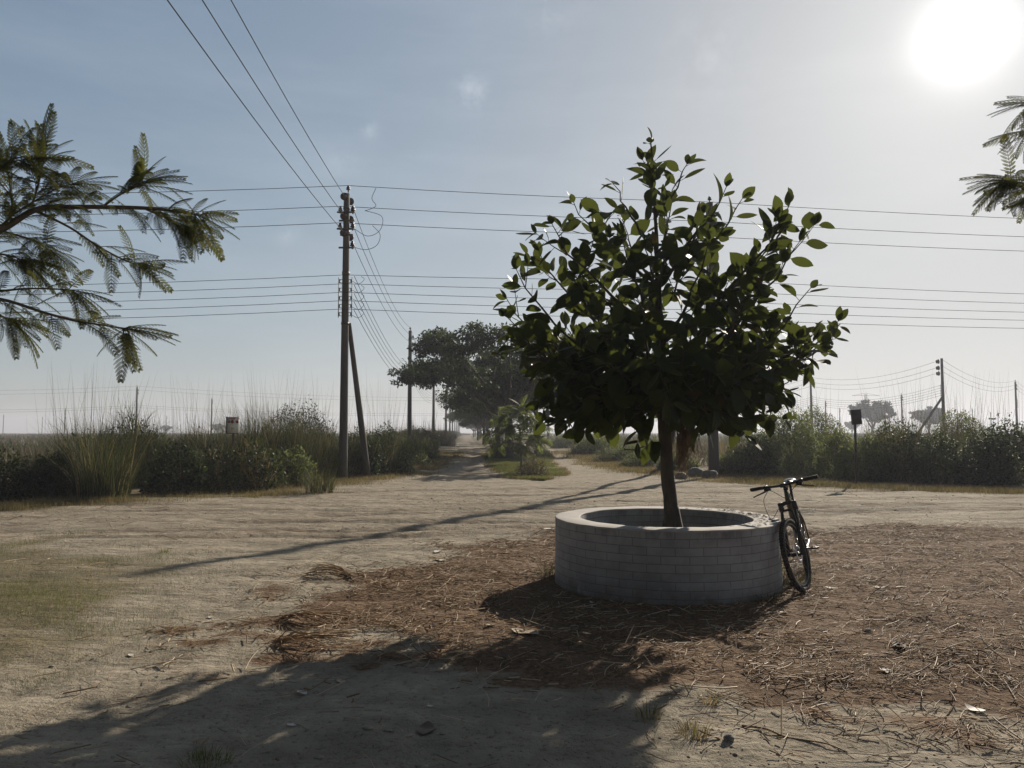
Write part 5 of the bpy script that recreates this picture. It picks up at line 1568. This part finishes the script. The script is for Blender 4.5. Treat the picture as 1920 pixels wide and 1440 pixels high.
# ------------------------------------------------------------------ the bicycle leaning on the planter
def bicycle():
    ty = math.radians(25)                                   # heading, from -Y (towards the viewer)
    contact = G(1507, 1112)
    fwd = np.array([-math.sin(math.radians(23.5)), -math.cos(math.radians(23.5)), 0.0])
    lat = np.array([-fwd[1], fwd[0], 0.0])                  # rider's left, which is the viewer's right
    lean = math.radians(9.5)                                # leans towards the planter: rider's right
    up = np.array([0, 0, 1.0]) * math.cos(lean) - lat * math.sin(lean)
    sid = lat * math.cos(lean) + np.array([0, 0, 1.0]) * math.sin(lean)
    Rb = np.stack([fwd, sid, up], -1)                       # bike x forward, y rider's left, z up
    RW, WB = .355, 1.10
    fa = np.array([.0, 0, RW])                              # front axle at x=0
    org = contact + np.array([0, 0, gz(contact[0], contact[1]) + .002])
    org[2] = gz(contact[0], contact[1]) + .004
    t = thing('mountain_bike', org, 'olive and black mountain bike leaning on the right side of the round planter', 'bicycle')
    W = lambda p: org + np.asarray(p, float) @ Rb.T
    ha = math.radians(70)
    sd = np.array([-math.cos(ha), 0, math.sin(ha)])         # steering axis, up and back
    steer = math.radians(13)                                # front end turned to the rider's right
    crown = fa + sd * .50 + np.array([-.035, 0, 0])
    top_h = crown + sd * .155

    def rot_axis(p, c, ax, a):
        p = np.asarray(p, float) - c; ax = nrmz(ax)
        return c + p * math.cos(a) + np.cross(ax, p) * math.sin(a) + np.outer(p @ ax, ax).reshape(p.shape) * (1 - math.cos(a))
    S = lambda p: W(rot_axis(np.atleast_2d(p), crown, sd, -steer))

    def Wm(mb, name, mat, par=None, f=W, smooth=True):
        mb.v = [f(v) for v in mb.v]
        return mb.build(name, mat, par if par is not None else t, base=org, smooth=smooth)

    def wheel(c, f, front):
        Rw = np.array([[1, 0, 0], [0, 0, 1], [0, 1, 0]])    # lathe axis to bike y
        ty = MB()
        prof = [(RW - .052 + .026 * (1 - math.cos(a)) * 1.0, -.026 * math.sin(a)) for a in np.linspace(-.15, 2 * math.pi - .15, 14, endpoint=False)]
        ty.lathe(prof, 56, c, Rw, closed=True)
        # knobbly tread blocks
        for k in range(72):
            a = 2 * math.pi * k / 72
            for y, dr in ((-.017, -.006), (0.0, .001), (.017, -.006)):
                aa = a + (.03 if y == 0 else 0)
                r = RW - .001 + dr
                ca, sa = math.cos(aa), math.sin(aa)
                ty.box(c + [r * ca, y, r * sa], (.008, .011, .016), np.array([[ca, 0, -sa], [0, 1, 0], [sa, 0, ca]]))
        root = MB(); root.lathe([(RW - .072, -.012), (RW - .052, -.014), (RW - .05, .014), (RW - .07, .012)], 48, c, Rw, closed=True)
        rim = Wm(root, 'wheel', M['black_metal'], f=f)
        Wm(ty, 'tyre', M['rubber'], rim, f, smooth=False)
        sp = MB()
        for k in range(28):
            a = 2 * math.pi * k / 28; y = .028 * (1 if k % 2 else -1); b_ = a + (.5 if k % 4 < 2 else -.5)
            sp.tube([c + [.022 * math.cos(b_), y, .022 * math.sin(b_)], c + [(RW - .07) * math.cos(a), 0, (RW - .07) * math.sin(a)]], .0012, 4)
        Wm(sp, 'spokes', M['steel'], rim, f)
        hb = MB(); hb.lathe([(0, -.05), (.012, -.05), (.012, -.035), (.028, -.03), (.018, -.02), (.018, .02), (.028, .03), (.012, .035), (.012, .05), (0, .05)], 16, c, Rw)
        Wm(hb, 'hub', M['black_metal'], rim, f)
        ds = MB(); ds.lathe([(.055, .034), (.085, .034), (.085, .036), (.055, .036)], 32, c, Rw, closed=True)
        Wm(ds, 'brake_disc', M['steel'], rim, f)
    ra = np.array([-WB, 0, RW])
    wheel(fa, S, True); wheel(ra, W, False)
    bb = np.array([-.66, 0, .315]); seat_top = bb + np.array([-.17, 0, .47])
    fr = MB()
    fr.tube([crown + sd * .015, crown + sd * .145], .023, 14)
    fr.tube(smooth_path([crown + sd * .03, crown + sd * .03 + np.array([-.1, 0, -.035]), bb + [.03, 0, .02]], 5), np.linspace(.026, .031, 11), 14)
    fr.tube([crown + sd * .125, seat_top - [-.01, 0, .04]], [.021, .019], 12)
    fr.tube([bb, seat_top], .019, 12)
    for s in (-1, 1):
        fr.tube(smooth_path([bb + [-.03, s * .035, .0], bb + [-.15, s * .062, .01], ra + [0, s * .068, 0]], 4), .011, 8)
        fr.tube(smooth_path([seat_top + [0, s * .02, -.06], seat_top + [-.12, s * .06, -.2], ra + [0, s * .068, .01]], 4), .009, 8)
    fr.tube([bb + [0, -.037, 0], bb + [0, .037, 0]], .026, 14)
    Wm(fr, 'frame', M['bike_paint'])
    fk = MB()
    lo = np.array([.02, 0, 0])
    for s in (-1, 1):
        y = s * .068
        fk.tube([fa + [0, y, -.01], fa + sd * .27 + [.02 - .02, y, 0], fa + sd * .29 + [0, y, 0]], [.02, .021, .023], 12)
        fk.tube([fa + sd * .28 + [0, y, 0], crown + [.035, y, -.02]], .0155, 12)
        fk.tube([crown + [.035, y, -.06], crown + [.035, y, .03]], .026, 12)
    fk.tube(smooth_path([crown + [.035, -.068, .0], crown + [.0, -.03, .015], crown + [.0, .03, .015], crown + [.035, .068, .0]], 4), .02, 10)
    fk.tube(smooth_path([fa + sd * .3 + [.03, -.068, 0], fa + sd * .43 + [.055, -.05, 0], fa + sd * .45 + [.06, 0, 0], fa + sd * .43 + [.055, .05, 0], fa + sd * .3 + [.03, .068, 0]], 5), .012, 8)
    fk.tube([crown, top_h + sd * .05], .0165, 12)
    fork = Wm(fk, 'fork', M['black_metal'], f=S)
    sm = MB(); hb0 = top_h + sd * .035 + np.array([.07, 0, .015])
    sm.tube([top_h + sd * .02, hb0], [.02, .019], 10); sm.tube([top_h - sd * .005, top_h + sd * .05], .024, 12); sm.tube([hb0 + [0, -.025, 0], hb0 + [0, .025, 0]], .022, 12)
    Wm(sm, 'stem', M['black_metal'], f=S)
    hb = MB()
    path = smooth_path([hb0 + [-.035, -.34, .018], hb0 + [-.015, -.18, .012], hb0 + [0, -.09, .004], hb0, hb0 + [0, .09, .004], hb0 + [-.015, .18, .012], hb0 + [-.035, .34, .018]], 5)
    hb.tube(path, .0125, 12)
    bar = Wm(hb, 'handlebar', M['black_metal'], f=S)
    for s in (-1, 1):
        g = MB(); g.tube([hb0 + [-.035, s * .345, .018], hb0 + [-.02, s * .21, .0125]], .0175, 14)
        for q in np.linspace(.23, .33, 8): g.tube([hb0 + [-.022 - .013 * (q - .21) / .13, s * q, .014], hb0 + [-.022 - .013 * (q - .21) / .13, s * (q + .006), .0145]], .019, 14)
        Wm(g, 'grip', M['grip'], bar, S)
        l = MB(); c = hb0 + [-.01, s * .18, .01]
        l.tube([c + [0, s * -.02, 0], c + [0, s * .02, 0]], .02, 10); l.tube([c, c + [.035, 0, -.03]], .014, 8)
        l.tube(smooth_path([c + [.035, s * -.01, -.035], c + [.055, s * .03, -.045], c + [.05, s * .075, -.055], c + [.052, s * .13, -.07]], 4), np.linspace(.009, .006, 13), 8)
        l.box(c + [.01, s * -.03, -.022], (.045, .035, .03))
        Wm(l, 'brake_lever', M['black_metal'], bar, S)
    cb = MB()
    cb.tube(smooth_path([hb0 + [.03, -.15, -.02], hb0 + [.10, -.2, -.12], hb0 + [.1, -.17, -.3], crown + [.02, -.085, -.02], fa + sd * .28 + [-.02, -.09, 0]], 6), .0028, 5)
    cb.tube(smooth_path([hb0 + [.03, -.14, -.02], hb0 + [.09, -.07, -.05], hb0 + [.06, .0, -.12], crown + [-.06, .03, .06]], 6), .0028, 5)
    cb.tube(smooth_path([hb0 + [.03, .14, -.02], hb0 + [.09, .08, -.08], hb0 + [.05, .03, -.16], crown + [-.08, -.03, .04]], 6), .0028, 5)
    Wm(cb, 'brake_cables', M['grip'], f=S)
    sp = MB(); sp.tube([seat_top, seat_top + nrmz(seat_top - bb) * .2], .0145, 10); Wm(sp, 'seatpost', M['black_metal'])
    sdl = seat_top + nrmz(seat_top - bb) * .225
    s_ = MB(); xs = np.linspace(.15, -.13, 12); hw = np.interp(xs, [-.13, -.09, 0, .15], [.06, .072, .04, .017]); rows = []
    th = np.linspace(0, math.pi, 9)
    for x, w in zip(xs, hw):
        rows.append(np.stack([np.full(9, x), w * np.cos(th), .028 * np.sin(th) + .012 * (x < -.05) + .01 * (x / .15) ** 2], -1))
    v = np.concatenate(rows) + sdl
    f = np.array([[i * 9 + j, i * 9 + j + 1, i * 9 + j + 10, i * 9 + j + 9] for i in range(11) for j in range(8)])
    s_.add(v, f); s_.add(np.concatenate([v[:9], v[-9:]]), [np.array([[0, 1, 7, 8], [1, 2, 6, 7], [2, 3, 5, 6], [9, 17, 16, 10], [10, 16, 15, 11], [11, 15, 14, 12]])])
    s_.add(np.stack([r[0] for r in rows] + [r[8] for r in rows]) + sdl, np.array([[i, i + 1, i + 13, i + 12] for i in range(11)]))
    Wm(s_, 'saddle', M['saddle'])
    # crankset: chainring on the rider's right, cranks level-ish, pedals
    Rw = np.array([[1, 0, 0], [0, 0, 1], [0, 1, 0]])
    ck = MB(); ck.lathe([(.06, -.048), (.083, -.048), (.083, -.045), (.06, -.045)], 40, bb, Rw, closed=True)
    for k in range(36):
        a = 2 * math.pi * k / 36; ck.box(bb + [.085 * math.cos(a), -.0465, .085 * math.sin(a)], (.006, .002, .006))
    for k in range(4):
        a = 2 * math.pi * k / 4 + .4; ck.tube([bb + [0, -.046, 0], bb + [.062 * math.cos(a), -.046, .062 * math.sin(a)]], .006, 6)
    ck.tube([bb + [0, -.075, 0], bb + [0, .075, 0]], .014, 10)
    ca = math.radians(8)
    for s in (-1, 1):
        e = bb + np.array([s * .17 * math.cos(ca), s * .078, s * .17 * math.sin(ca)])
        ck.tube([bb + [0, s * .07, 0], e], [.015, .011], 8)
        pd = MB(); pc = e + [0, s * .06, 0]
        pd.tube([e, pc + [0, s * .05, 0]], .007, 6)
        for x in (-.038, .038): pd.box(pc + [x, 0, 0], (.012, .085, .018))
        for y in (-.04, .0, .04): pd.box(pc + [0, y, 0], (.076, .01, .014))
        Wm(pd, 'pedal', M['black_metal'], smooth=False)
    Wm(ck, 'crankset', M['steel'], smooth=False)
    ch = MB()
    a0, a1 = bb + [0, -.0465, .085], ra + [0, -.0465, .05]; b0, b1 = bb + [0, -.0465, -.085], ra + [0, -.0465, -.16]
    ch.tube([a0, a1], .004, 5); ch.tube(smooth_path([b0, b0 * .4 + b1 * .6 + [0, 0, .01], b1], 4), .004, 5)
    Wm(ch, 'chain', M['steel'])
    dr = MB(); dr.lathe([(.02, -.05), (.052, -.047), (.05, -.04), (.04, -.035), (.02, -.03)], 24, ra, Rw)
    dr.box(ra + [0, -.055, -.07], (.03, .02, .08)); dr.box(ra + [.01, -.05, -.13], (.02, .012, .09))
    Wm(dr, 'rear_derailleur', M['black_metal'], smooth=False)


bicycle()


# ------------------------------------------------------------------ the air
def haze():
    m = MB(); m.box((0, 700, 14.7), (3300, 1860, 32.7))
    mt = bpy.data.materials.new('haze_air'); mt.use_nodes = True
    nt = mt.node_tree; nt.nodes.clear()
    o = nt.nodes.new('ShaderNodeOutputMaterial'); v = nt.nodes.new('ShaderNodeVolumePrincipled')
    v.inputs['Color'].default_value = (.82, .87, 1.0, 1); v.inputs['Density'].default_value = HAZE_DENSITY
    v.inputs['Anisotropy'].default_value = .25
    nt.links.new(v.outputs[0], o.inputs['Volume'])
    ob = m.build('haze', mt); ob['kind'] = 'stuff'; ob['label'] = 'pale morning haze lying over the fields'


haze()
for o in bpy.data.objects:
    if '_b' in o: del o['_b']
